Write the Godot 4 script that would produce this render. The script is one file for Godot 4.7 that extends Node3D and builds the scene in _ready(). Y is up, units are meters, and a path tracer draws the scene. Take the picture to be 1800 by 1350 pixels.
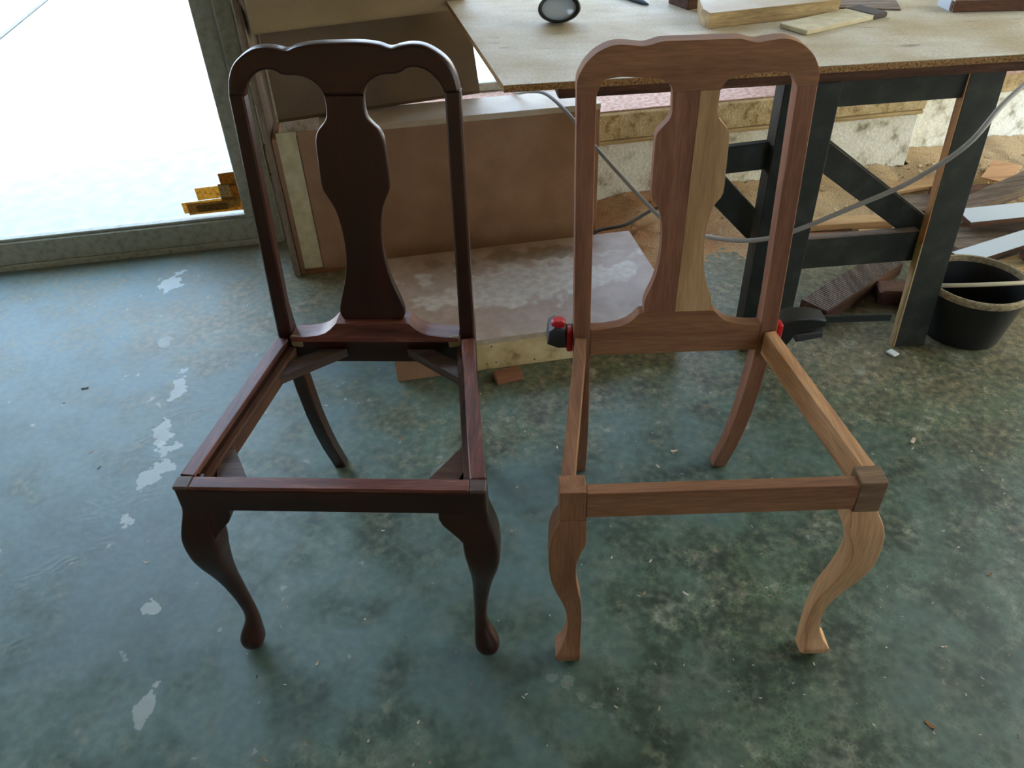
extends Node3D
# A joiner's workshop: a stained side chair and its unfinished copy on a painted concrete floor.
# Room axes: s runs along the back wall, t into the room, turned by ROOM about the vertical.

const ROOM := 0.1548
const OX := Vector3(0, 0, -2.579)
const SEAT := 0.44

var rng := RandomNumberGenerator.new()
var M := {}
var used := {}

func _ready() -> void:
	rng.seed = 7
	camera_and_light()
	materials()
	structure()
	chairs()
	workbench()
	panels()
	floor_things()
	bench_things()
	offcuts()
	cables()
	litter()

# ------------------------------------------------------------------ camera, sky, exposure
func camera_and_light() -> void:
	var cam := Camera3D.new()
	cam.name = "camera"
	cam.fov = 2.0 * rad_to_deg(atan(675.0 / 1372.46))
	cam.near = 0.02
	cam.position = Vector3(0, 1.2776, 0)
	cam.basis = Basis(Vector3.RIGHT, -0.6733) * Basis(Vector3.BACK, -0.0382)
	add_child(cam)
	var env := Environment.new()
	var sky := Sky.new()
	var sm := ProceduralSkyMaterial.new()
	sm.sky_top_color = Color(0.74, 0.86, 1.0)
	sm.sky_horizon_color = Color(0.94, 0.965, 1.0)
	sm.ground_horizon_color = Color(0.8, 0.78, 0.72)
	sm.ground_bottom_color = Color(0.6, 0.57, 0.5)
	sm.sky_curve = 0.2
	sm.energy_multiplier = 2.15
	sky.sky_material = sm
	env.background_mode = Environment.BG_SKY
	env.sky = sky
	env.tonemap_mode = Environment.TONE_MAPPER_LINEAR
	env.tonemap_exposure = 3.75
	env.sdfgi_enabled = true
	env.ssao_enabled = true
	env.ssil_enabled = true
	# the sun stands behind the photographer's left shoulder, outside; the roof keeps it off the floor
	var sun := DirectionalLight3D.new()
	sun.name = "sun"
	sun.light_color = Color(1.0, 0.97, 0.92)
	sun.light_energy = 3.0
	sun.light_angular_distance = 0.5
	sun.shadow_enabled = true
	sun.basis = Basis.looking_at(Vector3(0.70, -0.62, -0.35), Vector3.UP)
	add_child(sun)
	var we := WorldEnvironment.new()
	we.name = "surroundings"
	we.environment = env
	add_child(we)

# ------------------------------------------------------------------ mesh building
class Tri:
	var v := PackedVector3Array()
	func tri(a: Vector3, b: Vector3, c: Vector3) -> void:
		v.push_back(a); v.push_back(b); v.push_back(c)
	func quad(a: Vector3, b: Vector3, c: Vector3, d: Vector3) -> void:
		tri(a, b, c); tri(a, c, d)
	# a box with chamfered edges; half sizes h, chamfer b, placed by x
	func box(x: Transform3D, h: Vector3, b := 0.0015) -> void:
		b = minf(b, minf(h.x, minf(h.y, h.z)) * 0.45)
		var rings := []
		for k in 4:
			var yy: float = [-h.y, -h.y + b, h.y - b, h.y][k]
			var inn: float = b if (k == 0 or k == 3) else 0.0
			var hx := h.x - inn
			var hz := h.z - inn
			var r := PackedVector3Array()
			for q in [[-1, -1, 1, 0], [-1, -1, 0, 1], [-1, 1, 0, -1], [-1, 1, 1, 0], [1, 1, -1, 0], [1, 1, 0, -1], [1, -1, 0, 1], [1, -1, -1, 0]]:
				r.push_back(x * Vector3(q[0] * hx + q[2] * b, yy, q[1] * hz + q[3] * b))
			rings.push_back(r)
		loft(rings, true)
	# rings of equal length joined one after another
	func loft(rings: Array, caps := true, closed := true) -> void:
		for i in rings.size() - 1:
			var a: PackedVector3Array = rings[i]
			var b: PackedVector3Array = rings[i + 1]
			var n := a.size()
			for j in (n if closed else n - 1):
				var k := (j + 1) % n
				quad(a[j], a[k], b[k], b[j])
		if caps:
			for e in [0, rings.size() - 1]:
				var r: PackedVector3Array = rings[e]
				var c := Vector3.ZERO
				for q in r: c += q
				c /= r.size()
				for j in r.size():
					var k2 := (j + 1) % r.size()
					if e == 0: tri(c, r[k2], r[j])
					else: tri(c, r[j], r[k2])
	# outline in x, y pushed from z0 (back) to z1 (front), edges rounded by b; shape() maps the result
	func prism(poly: PackedVector2Array, z0: float, z1: float, b: float, shape: Callable) -> void:
		var p := poly.duplicate()
		var area := 0.0
		for i in p.size():
			var q := p[(i + 1) % p.size()]
			area += p[i].x * q.y - q.x * p[i].y
		if area < 0: p.reverse()
		var n := p.size()
		var inset := PackedVector2Array()
		for i in n:
			var e0 := (p[i] - p[(i + n - 1) % n]).normalized()
			var e1 := (p[(i + 1) % n] - p[i]).normalized()
			var m := (Vector2(-e0.y, e0.x) + Vector2(-e1.y, e1.x))
			m = m / maxf(0.5, m.length_squared() * 0.5)
			inset.push_back(m)
		var rings := []
		var steps := [[b, z0], [b * 0.3, z0 + b * 0.3], [0.0, z0 + b], [0.0, z1 - b], [b * 0.3, z1 - b * 0.3], [b, z1]]
		for s in steps:
			var r := PackedVector3Array()
			for i in n:
				var q: Vector2 = p[i] + inset[i] * s[0]
				r.push_back(shape.call(Vector3(q.x, q.y, s[1])))
			rings.push_back(r)
		loft(rings, false)
		var flat := PackedVector2Array()
		for i in n: flat.push_back(p[i] + inset[i] * b)
		var idx := Geometry2D.triangulate_polygon(flat)
		if idx.is_empty(): idx = Geometry2D.triangulate_polygon(p)
		for i in range(0, idx.size(), 3):
			tri(rings[0][idx[i]], rings[0][idx[i + 1]], rings[0][idx[i + 2]])
			tri(rings[5][idx[i]], rings[5][idx[i + 2]], rings[5][idx[i + 1]])
	func tube(pts: PackedVector3Array, r: float, sides := 10, caps := true) -> void:
		var rings := []
		var up := Vector3.UP
		for i in pts.size():
			var d := (pts[mini(i + 1, pts.size() - 1)] - pts[maxi(i - 1, 0)]).normalized()
			if absf(d.dot(up)) > 0.98: up = Vector3(1, 0, 0.2).normalized()
			var a := d.cross(up).normalized()
			var c := a.cross(d).normalized()
			up = c
			var ring := PackedVector3Array()
			for k in sides:
				var t := TAU * k / sides
				ring.push_back(pts[i] + (a * cos(t) + c * sin(t)) * r)
			rings.push_back(ring)
		loft(rings, caps)
	# profile of (radius, height) turned about the y axis, then placed
	func lathe(prof: Array, x: Transform3D, sides := 40) -> void:
		var rings := []
		for q in prof:
			var r := PackedVector3Array()
			for k in sides:
				var t := TAU * k / sides
				r.push_back(x * Vector3(cos(t) * q.x, q.y, sin(t) * q.x))
			rings.push_back(r)
		loft(rings, false)

# triangles to a mesh; corners sharper than `crease` degrees stay sharp; faces are turned outwards
func mesh_of(t: Tri, crease := 38.0, outwards := true) -> ArrayMesh:
	var v := t.v
	var n := v.size() / 3
	if outwards:
		var vol := 0.0
		for i in n: vol += v[i * 3].dot(v[i * 3 + 1].cross(v[i * 3 + 2]))
		if vol > 0.0:
			for i in n:
				var s := v[i * 3 + 1]
				v[i * 3 + 1] = v[i * 3 + 2]
				v[i * 3 + 2] = s
	var fn := PackedVector3Array()
	var at := {}
	for i in n:
		var c := (v[i * 3 + 2] - v[i * 3]).cross(v[i * 3 + 1] - v[i * 3])
		fn.push_back(c)
		for k in 3:
			var key := Vector3i((v[i * 3 + k] * 20000.0).round())
			if not at.has(key): at[key] = PackedInt32Array()
			var list: PackedInt32Array = at[key]
			list.push_back(i)
			at[key] = list
	var nn := PackedVector3Array()
	nn.resize(v.size())
	var lim := cos(deg_to_rad(crease))
	for i in n:
		var me := fn[i].normalized()
		for k in 3:
			var sum := Vector3.ZERO
			for j in at[Vector3i((v[i * 3 + k] * 20000.0).round())]:
				if me.dot(fn[j].normalized()) > lim: sum += fn[j]
			nn[i * 3 + k] = sum.normalized() if sum.length() > 0.0 else Vector3.UP
	var a := []
	a.resize(Mesh.ARRAY_MAX)
	a[Mesh.ARRAY_VERTEX] = v
	a[Mesh.ARRAY_NORMAL] = nn
	var m := ArrayMesh.new()
	m.add_surface_from_arrays(Mesh.PRIMITIVE_TRIANGLES, a)
	return m

func put(t: Tri, called: String, material: Material, parent: Node = self, crease := 38.0, outwards := true) -> MeshInstance3D:
	var o := MeshInstance3D.new()
	o.name = called if parent != self else numbered(called)
	o.mesh = mesh_of(t, crease, outwards)
	o.material_override = material
	parent.add_child(o, true)
	return o

func numbered(called: String) -> String:
	var k: int = used.get(called, 0)
	used[called] = k + 1
	return called if k == 0 else "%s_%03d" % [called, k]

func thing(called: String, label: String, category: String, at := Vector3.ZERO, turn := 0.0, group := "") -> Node3D:
	var o := Node3D.new()
	o.name = numbered(called)
	add_child(o)
	o.position = at
	o.rotation.y = turn
	tag(o, label, category, group)
	return o

func tag(o: Node, label: String, category: String, group := "", kind := "") -> Node:
	o.set_meta("label", label)
	o.set_meta("category", category)
	if group: o.set_meta("group", group)
	if kind: o.set_meta("kind", kind)
	return o

func rm(s: float, y: float, t: float) -> Vector3:
	return OX + Vector3(s * cos(ROOM) + t * sin(ROOM), y, -s * sin(ROOM) + t * cos(ROOM))

func pose(at: Vector3, turn := 0.0, pitch := 0.0, roll := 0.0) -> Transform3D:
	return Transform3D(Basis.from_euler(Vector3(pitch, turn, roll)), at)

func bx(x: Transform3D, size: Vector3, b := 0.0015) -> Tri:
	var t := Tri.new()
	t.box(x, size * 0.5, b)
	return t

# a bar between two points: w across (sideways), h in the up direction given
func bar(a: Vector3, c: Vector3, w: float, h: float, up := Vector3.UP, b := 0.0015) -> Tri:
	var d := (c - a).normalized()
	var side := d.cross(up).normalized()
	var u := side.cross(d)
	var t := Tri.new()
	t.box(Transform3D(Basis(d, u, side), (a + c) * 0.5), Vector3((c - a).length(), h, w) * 0.5, b)
	return t

func smooth_line(pts: Array, per := 4) -> PackedVector2Array:
	var out := PackedVector2Array()
	for i in pts.size() - 1:
		var p0: Vector2 = pts[maxi(i - 1, 0)]
		var p3: Vector2 = pts[mini(i + 2, pts.size() - 1)]
		for k in per:
			out.push_back((pts[i] as Vector2).cubic_interpolate(pts[i + 1], p0, p3, float(k) / per))
	out.push_back(pts[-1])
	return out

func smooth3(pts: Array, per := 8) -> PackedVector3Array:
	var out := PackedVector3Array()
	for i in pts.size() - 1:
		var p0: Vector3 = pts[maxi(i - 1, 0)]
		var p3: Vector3 = pts[mini(i + 2, pts.size() - 1)]
		for k in per:
			out.push_back((pts[i] as Vector3).cubic_interpolate(pts[i + 1], p0, p3, float(k) / per))
	out.push_back(pts[-1])
	return out

# ------------------------------------------------------------------ materials
func noise_bytes(sd: int, freq: float, size: int, oct := 4, type := FastNoiseLite.TYPE_SIMPLEX_SMOOTH, seamless := true) -> PackedByteArray:
	var f := FastNoiseLite.new()
	f.seed = sd
	f.noise_type = type
	f.frequency = freq
	f.fractal_octaves = oct
	if oct == 1: f.fractal_type = FastNoiseLite.FRACTAL_NONE
	var im := f.get_seamless_image(size, size) if seamless else f.get_image(size, size)
	im.convert(Image.FORMAT_L8)
	return im.get_data()

func ramp(stops: Array, x: float) -> Color:
	for i in stops.size() - 1:
		if x <= stops[i + 1][0]:
			var k := clampf((x - stops[i][0]) / maxf(1e-5, stops[i + 1][0] - stops[i][0]), 0, 1)
			return (stops[i][1] as Color).lerp(stops[i + 1][1], k)
	return stops[-1][1]

# a coarse noise through a colour ramp, darkened or lightened by a fine one
func pattern(sd: int, coarse: float, fine: float, stops: Array, fine_amount: float, size := 512) -> ImageTexture:
	var a := noise_bytes(sd, coarse, size, 4)
	var b := noise_bytes(sd + 31, fine, size, 3)
	var table := []
	for i in 256: table.push_back(ramp(stops, i / 255.0))
	var d := PackedByteArray()
	d.resize(size * size * 3)
	for i in size * size:
		var c: Color = table[a[i]]
		var k := 1.0 + fine_amount * (b[i] / 127.5 - 1.0)
		d[i * 3] = int(clampf(c.r * k, 0, 1) * 255)
		d[i * 3 + 1] = int(clampf(c.g * k, 0, 1) * 255)
		d[i * 3 + 2] = int(clampf(c.b * k, 0, 1) * 255)
	return ImageTexture.create_from_image(Image.create_from_data(size, size, false, Image.FORMAT_RGB8, d))

func std(color: Color, rough := 0.7, tex: Texture2D = null, scale := Vector3.ONE, offset := Vector3.ZERO) -> StandardMaterial3D:
	var m := StandardMaterial3D.new()
	m.albedo_color = color
	m.roughness = rough
	if tex:
		m.albedo_texture = tex
		m.uv1_triplanar = true
		m.uv1_triplanar_sharpness = 8.0
		m.uv1_scale = scale
		m.uv1_offset = offset
	return m

func bump(m: StandardMaterial3D, tex: Texture2D, cm: float) -> StandardMaterial3D:
	m.heightmap_enabled = true
	m.heightmap_texture = tex
	m.heightmap_scale = cm
	return m

# wood with the grain along axis 0, 1 or 2
func wood(called: String, tex: Texture2D, rough: float, tint := Color.WHITE, across := 3.4, along := 0.3) -> void:
	for ax in 3:
		var sc := Vector3.ONE * across
		sc[ax] = along
		var m := std(tint, rough, tex, sc, Vector3(0.13 * ax, 0.37, 0.71 * ax))
		bump(m, tex, 0.02)
		M[called + "xyz"[ax]] = m

func materials() -> void:
	var raw := pattern(3, 0.012, 0.11, [[0.0, Color8(118, 78, 52)], [0.4, Color8(144, 98, 67)], [0.6, Color8(152, 106, 73)], [1.0, Color8(170, 122, 86)]], 0.12)
	wood("raw_", raw, 0.72)
	var red := pattern(5, 0.012, 0.1, [[0.0, Color8(124, 80, 58)], [0.5, Color8(146, 98, 72)], [1.0, Color8(162, 114, 88)]], 0.12)
	wood("red_", red, 0.72)
	var pale := pattern(8, 0.01, 0.1, [[0.0, Color8(168, 128, 88)], [0.45, Color8(196, 158, 112)], [1.0, Color8(212, 178, 132)]], 0.08)
	wood("pale_", pale, 0.72)
	var dark := pattern(11, 0.012, 0.1, [[0.0, Color8(38, 14, 7)], [0.5, Color8(50, 19, 9)], [1.0, Color8(62, 25, 12)]], 0.12)
	wood("stain_", dark, 0.34)
	for ax in "xyz":
		var m: StandardMaterial3D = M["stain_" + ax]
		m.clearcoat_enabled = true
		m.clearcoat = 0.15
		m.clearcoat_roughness = 0.22
	var worn := pattern(14, 0.02, 0.15, [[0.0, Color8(66, 30, 24)], [0.45, Color8(104, 54, 44)], [0.7, Color8(122, 72, 60)], [1.0, Color8(138, 92, 80)]], 0.25)
	wood("worn_", worn, 0.38)
	var brace := pattern(15, 0.02, 0.15, [[0.0, Color8(62, 46, 40)], [0.5, Color8(92, 72, 64)], [1.0, Color8(112, 92, 84)]], 0.2)
	wood("brace_", brace, 0.5)
	var ply := pattern(21, 0.02, 0.2, [[0.0, Color8(128, 104, 70)], [0.5, Color8(178, 152, 108)], [1.0, Color8(206, 184, 140)]], 0.15)
	wood("pine_", ply, 0.75)
	var grey := pattern(23, 0.02, 0.2, [[0.0, Color8(84, 70, 60)], [0.5, Color8(122, 106, 94)], [1.0, Color8(150, 134, 120)]], 0.2)
	wood("grey_", grey, 0.85)
	var umber := pattern(24, 0.02, 0.2, [[0.0, Color8(58, 36, 26)], [0.5, Color8(92, 60, 44)], [1.0, Color8(120, 84, 62)]], 0.2)
	wood("umber_", umber, 0.8)
	var orange := pattern(25, 0.02, 0.2, [[0.0, Color8(152, 104, 60)], [0.5, Color8(182, 130, 80)], [1.0, Color8(200, 154, 104)]], 0.12)
	wood("orange_", orange, 0.75)
	wood("honey_", pattern(27, 0.012, 0.1, [[0.0, Color8(158, 110, 74)], [0.3, Color8(202, 152, 108)], [0.6, Color8(216, 168, 122)], [1.0, Color8(226, 184, 138)]], 0.1), 0.72)
	wood("block_", pattern(26, 0.02, 0.2, [[0.0, Color8(104, 80, 60)], [0.5, Color8(134, 106, 80)], [1.0, Color8(154, 126, 98)]], 0.12), 0.8)
	# boards
	var mdf := pattern(31, 0.01, 0.3, [[0.0, Color8(146, 110, 84)], [0.5, Color8(156, 119, 92)], [1.0, Color8(166, 130, 104)]], 0.06)
	M.mdf = std(Color.WHITE, 0.6, mdf, Vector3.ONE * 1.4)
	M.mdf_edge = std(Color8(214, 190, 170), 0.9, mdf, Vector3.ONE * 2.0)
	M.dusty_board = std(Color.WHITE, 0.6, pattern(35, 0.008, 0.3, [[0.0, Color8(172, 148, 122)], [0.5, Color8(192, 176, 156)], [1.0, Color8(206, 196, 182)]], 0.04), Vector3.ONE)
	M.taupe = std(Color8(214, 205, 190), 0.55, pattern(33, 0.008, 0.3, [[0.0, Color8(112, 92, 70)], [1.0, Color8(134, 112, 86)]], 0.05), Vector3.ONE)
	M.laminate = std(Color.WHITE, 0.5, pattern(34, 0.01, 0.3, [[0.0, Color8(166, 142, 110)], [1.0, Color8(186, 162, 128)]], 0.05), Vector3.ONE)
	var chip := pattern(36, 0.05, 0.3, [[0.0, Color8(92, 62, 36)], [0.4, Color8(146, 108, 68)], [0.6, Color8(170, 132, 86)], [1.0, Color8(204, 172, 122)]], 0.25)
	M.chipboard = bump(std(Color.WHITE, 0.9, chip, Vector3.ONE * 6.0), chip, 0.08)
	M.cream = std(Color8(222, 214, 184), 0.6, pattern(37, 0.02, 0.3, [[0.0, Color8(214, 206, 196)], [1.0, Color8(250, 248, 244)]], 0.04), Vector3.ONE * 2.0)
	M.cream_box = std(Color.WHITE, 0.55, pattern(38, 0.012, 0.25, [[0.0, Color8(150, 118, 84)], [0.3, Color8(206, 184, 138)], [0.6, Color8(220, 202, 160)], [1.0, Color8(232, 218, 182)]], 0.05), Vector3.ONE * 2.2)
	M.melamine = std(Color8(208, 222, 236), 0.18)  # white facing; the cool tint puts the sky's reflection into its colour
	M.green_black = std(Color.WHITE, 0.55, pattern(41, 0.015, 0.2, [[0.0, Color8(26, 29, 25)], [0.55, Color8(38, 42, 37)], [1.0, Color8(62, 64, 56)]], 0.15), Vector3.ONE * 1.6)
	M.dusty_top = bump(std(Color.WHITE, 0.7, bench_texture(), Vector3(0.7, 0.7, 0.7)), pattern(44, 0.02, 0.2, [[0.0, Color.BLACK], [1.0, Color.WHITE]], 0.2), 0.03)
	# masonry and frames
	var plaster := pattern(51, 0.012, 0.08, [[0.0, Color8(138, 132, 114)], [0.22, Color8(208, 208, 196)], [0.4, Color8(232, 234, 226)], [1.0, Color8(243, 245, 240)]], 0.08)
	M.plaster = bump(std(Color.WHITE, 0.95, plaster, Vector3.ONE * 1.7), plaster, 0.6)
	var cement := pattern(53, 0.018, 0.09, [[0.0, Color8(140, 116, 82)], [0.4, Color8(190, 168, 126)], [1.0, Color8(212, 196, 160)]], 0.12)
	M.cement = bump(std(Color.WHITE, 0.95, cement, Vector3.ONE * 2.0), cement, 0.6)
	M.sill = std(Color.WHITE, 0.95, pattern(54, 0.03, 0.3, [[0.0, Color8(158, 112, 94)], [0.5, Color8(182, 146, 130)], [1.0, Color8(200, 176, 164)]], 0.1), Vector3.ONE * 3.0)
	M.paint = std(Color8(206, 190, 164), 0.8, pattern(55, 0.02, 0.2, [[0.0, Color8(210, 206, 196)], [1.0, Color8(250, 250, 246)]], 0.04), Vector3.ONE)
	M.ceiling = std(Color8(170, 165, 155), 0.9, pattern(56, 0.02, 0.2, [[0.0, Color8(200, 196, 186)], [1.0, Color8(240, 238, 232)]], 0.04), Vector3.ONE)
	var al := pattern(57, 0.03, 0.25, [[0.0, Color8(134, 134, 118)], [0.4, Color8(156, 157, 143)], [1.0, Color8(172, 173, 160)]], 0.05)
	M.frame = std(Color.WHITE, 0.55, al, Vector3.ONE * 2.0)
	M.pavement = std(Color.WHITE, 0.9, pattern(58, 0.02, 0.2, [[0.0, Color8(144, 145, 146)], [1.0, Color8(164, 165, 167)]], 0.05), Vector3.ONE)
	M.soil = std(Color.WHITE, 0.95, pattern(59, 0.03, 0.3, [[0.0, Color8(96, 92, 78)], [1.0, Color8(140, 134, 116)]], 0.2), Vector3.ONE)
	M.sand = std(Color.WHITE, 0.95, pattern(60, 0.03, 0.3, [[0.0, Color8(168, 160, 138)], [1.0, Color8(190, 182, 160)]], 0.1), Vector3.ONE)
	M.bounce_wall = std(Color.WHITE, 0.95, pattern(62, 0.02, 0.2, [[0.0, Color8(182, 178, 152)], [1.0, Color8(202, 198, 174)]], 0.05), Vector3.ONE)  # tone of the added wall that bounces light through the doorway
	var g := StandardMaterial3D.new()
	g.transparency = BaseMaterial3D.TRANSPARENCY_ALPHA
	g.albedo_color = Color(0.9, 0.97, 0.97, 0.06)
	g.roughness = 0.03
	M.glass = g
	for q in [["tape", Color8(214, 176, 88)], ["tape_brown", Color8(168, 128, 50)], ["tape_pale", Color8(236, 214, 156)]]:
		var tp := std(q[1], 0.4, pattern(61, 0.03, 0.2, [[0.0, Color8(120, 100, 70)], [0.35, Color8(225, 215, 195)], [1.0, Color8(255, 255, 255)]], 0.1), Vector3.ONE * 5.0)
		tp.backlight_enabled = true
		tp.backlight = Color(1.0, 0.94, 0.6)
		M[q[0]] = tp
	# small things
	M.black_plastic = std(Color8(22, 23, 23), 0.45)
	M.bucket_rim = std(Color.WHITE, 0.8, pattern(63, 0.03, 0.3, [[0.0, Color8(110, 94, 68)], [0.5, Color8(168, 152, 118)], [1.0, Color8(190, 178, 148)]], 0.15), Vector3.ONE * 4.0)
	M.handle = std(Color8(196, 186, 156), 0.5)
	M.red_plastic = std(Color8(196, 22, 34), 0.4)
	M.grey_plastic = std(Color8(60, 62, 66), 0.5)
	M.steel = std(Color8(70, 72, 70), 0.35)
	M.steel.metallic = 0.7
	M.cable_grey = std(Color8(168, 166, 160), 0.6)
	M.cable_black = std(Color8(26, 26, 26), 0.6)
	M.tin = std(Color8(120, 118, 120), 0.3)
	M.tin.metallic = 0.8
	M.tin_face = std(Color8(196, 214, 226), 0.08)
	M.blue_tool = std(Color8(36, 60, 80), 0.4)
	M.abrasive = std(Color8(84, 78, 76), 0.95)
	M.sawdust = StandardMaterial3D.new()
	M.sawdust.vertex_color_use_as_albedo = true
	M.sawdust.roughness = 1.0
	var sd := pattern(65, 0.06, 0.3, [[0.0, Color8(150, 120, 90)], [0.5, Color8(225, 210, 190)], [1.0, Color8(255, 250, 240)]], 0.25)
	M.sawdust.albedo_texture = sd
	M.sawdust.uv1_triplanar = true
	M.sawdust.uv1_scale = Vector3.ONE * 5.0
	bump(M.sawdust, sd, 0.5)
	M.chip = StandardMaterial3D.new()
	M.chip.vertex_color_use_as_albedo = true
	M.chip.roughness = 0.9
	M.chip_pale = std(Color8(206, 184, 160), 0.9)
	M.chip_brown = std(Color8(150, 104, 72), 0.9)
	M.chip_dark = std(Color8(58, 52, 46), 0.9)
	M.glue = std(Color8(160, 146, 104), 0.6)
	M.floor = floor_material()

# dusty worktop: pale boards' dust over tan chipboard, with dark scuffs
func bench_texture() -> ImageTexture:
	var size := 768
	var a := noise_bytes(71, 0.006, size, 4)
	var b := noise_bytes(72, 0.05, size, 4)
	var c := noise_bytes(73, 0.2, size, 2)
	var d := PackedByteArray()
	d.resize(size * size * 3)
	for y in size:
		for x in size:
			var i := y * size + x
			var s := b[y * size + (x / 5)] / 255.0
			var k := clampf(a[i] / 255.0 * 1.3 - 0.15, 0, 1)
			var col := Color8(178, 160, 128).lerp(Color8(212, 206, 192), k)
			col = col * (1.0 + 0.08 * (c[i] / 127.5 - 1.0) + 0.06 * (s - 0.5))
			if s < 0.2: col = col.lerp(Color8(96, 84, 66), (0.2 - s) * 3.0)
			d[i * 3] = int(clampf(col.r, 0, 1) * 255)
			d[i * 3 + 1] = int(clampf(col.g, 0, 1) * 255)
			d[i * 3 + 2] = int(clampf(col.b, 0, 1) * 255)
	return ImageTexture.create_from_image(Image.create_from_data(size, size, false, Image.FORMAT_RGB8, d))

# painted concrete, 4 m x 4 m from (-2, -3.4): green paint tinted bluer left, greener right as the light falls, worn to grey, dusted with wood to the right and at the back, pale bare spots
const FLOOR_AT := Vector2(-2.0, -3.4)
const FLOOR_SIZE := 4.0
func floor_material() -> StandardMaterial3D:
	var n := 2048
	var big := noise_bytes(81, 0.0022, n, 4, FastNoiseLite.TYPE_SIMPLEX_SMOOTH, false)
	var mid := noise_bytes(82, 0.012, n, 4, FastNoiseLite.TYPE_SIMPLEX_SMOOTH, false)
	var fine := noise_bytes(83, 0.07, n, 3, FastNoiseLite.TYPE_SIMPLEX_SMOOTH, false)
	var cell := noise_bytes(84, 0.035, n, 2, FastNoiseLite.TYPE_CELLULAR, false)
	var wear := noise_bytes(85, 0.02, n, 5, FastNoiseLite.TYPE_SIMPLEX_SMOOTH, false)
	# bare spots: x, z, half length along z, half width, how bare
	var spots := [[-1.09, -2.2, 0.05, 0.05, 1.0], [-0.89, -1.60, 0.10, 0.022, 1.0], [-0.875, -1.47, 0.05, 0.035, 1.0], [-0.84, -1.33, 0.10, 0.03, 1.0], [-0.86, -1.18, 0.025, 0.015, 1.0],
		[-0.667, -0.726, 0.035, 0.014, 1.0], [-0.72, -0.95, 0.02, 0.02, 1.0], [-1.0, -1.87, 0.03, 0.02, 0.6], [-0.16, -1.3, 0.02, 0.03, 0.6],
		[0.045, -0.765, 0.010, 0.016, 0.45], [0.075, -0.745, 0.014, 0.010, 0.45], [0.10, -0.72, 0.012, 0.012, 0.5], [0.125, -0.705, 0.008, 0.016, 0.5], [0.15, -0.685, 0.010, 0.010, 0.4], [-0.02, -1.45, 0.03, 0.05, 0.3], [0.2, -1.5, 0.03, 0.04, 0.3]]
	var d := PackedByteArray()
	d.resize(n * n * 3)
	var h := PackedByteArray()
	h.resize(n * n)
	var mask := PackedByteArray()
	mask.resize(n * n)
	var px := FLOOR_SIZE / n
	var teal := Color8(92, 116, 116)  # bluish on purpose: carries the door's sky light in the paint
	var green_warm_cast := Color8(82, 101, 79)  # darker, less blue: the right side's light painted into the floor
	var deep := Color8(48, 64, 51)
	var grey := Color8(106, 112, 98)
	var dust := Color8(122, 110, 84)
	var bare := Color8(182, 188, 184)
	for j in n:
		var z := FLOOR_AT.y + j * px
		for i in n:
			var q := j * n + i
			var x := FLOOR_AT.x + i * px
			var b := big[q] / 255.0
			var m := mid[q] / 255.0
			var f := fine[q] / 255.0
			var w := wear[q] / 255.0
			var c := cell[q] / 255.0
			# paint wear, plus the left-to-right cast of the light put into the colour
			var wear_and_cast := clampf(0.52 + x * 0.62 + (b - 0.5) * 1.2 + (m - 0.5) * 0.4, 0.0, 1.0)
			var r := teal.r + (green_warm_cast.r - teal.r) * wear_and_cast; var g := teal.g + (green_warm_cast.g - teal.g) * wear_and_cast; var u := teal.b + (green_warm_cast.b - teal.b) * wear_and_cast
			var k := clampf((m - 0.36) * 2.4, 0, 1) * (0.2 + 0.75 * wear_and_cast)
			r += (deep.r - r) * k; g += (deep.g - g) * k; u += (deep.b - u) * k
			k = clampf((w * 0.8 + f * 0.45 - 0.64) * 4.5, 0, 1) * (0.24 + 0.48 * wear_and_cast)
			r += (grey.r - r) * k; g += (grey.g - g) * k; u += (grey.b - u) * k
			# wood dust trodden in, more towards the bench
			k = clampf((x * 0.22 - z * 0.55 + (b - 0.5) * 0.6 + (m - 0.5) * 0.5 + (f - 0.5) * 0.5 - 0.68) * 1.6, 0, 1) * 0.78
			r += (dust.r - r) * k; g += (dust.g - g) * k; u += (dust.b - u) * k
			# crackle in the worn paint
			if c > 0.55:
				k = clampf((c - 0.55) * 2.4, 0, 0.6) * wear_and_cast * clampf(w * 2.4 - 0.8, 0, 1)
				r += (0.58 - r) * k; g += (0.61 - g) * k; u += (0.54 - u) * k
			elif c < 0.2:
				k = (0.2 - c) * 1.2 * wear_and_cast
				r -= r * k; g -= g * k; u -= u * k
			var light := 1.0 + (0.12 + 0.3 * wear_and_cast) * (f - 0.5) + 0.12 * (b - 0.5)
			light *= 1.02 + 0.18 * wear_and_cast
			mask[q] = int(clampf(wear_and_cast * 1.25 - 0.2, 0.0, 1.0) * 255)
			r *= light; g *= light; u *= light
			var hh := 120 + int((m - 0.5) * 70.0 + (f - 0.5) * 60.0)
			# ripples left by a trowel in one strip
			var strip := 1.0 - absf(x + 0.87 - (z + 1.4) * -0.22 ) / 0.09
			if strip > 0.0:
				hh += int(sin((z + x * 0.5 + (m - 0.5) * 0.12) * 190.0) * 46.0 * minf(strip * 2.0, 1.0) * clampf(w * 2.2 - 0.7, 0, 1))
			if w > 0.87 - 0.05 * wear_and_cast and f > 0.55:
				r += (bare.r - r) * 0.4; g += (bare.g - g) * 0.4; u += (bare.b - u) * 0.4
			d[q * 3] = int(clampf(r, 0, 1) * 255)
			d[q * 3 + 1] = int(clampf(g, 0, 1) * 255)
			d[q * 3 + 2] = int(clampf(u, 0, 1) * 255)
			h[q] = clampi(hh, 0, 255)
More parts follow.
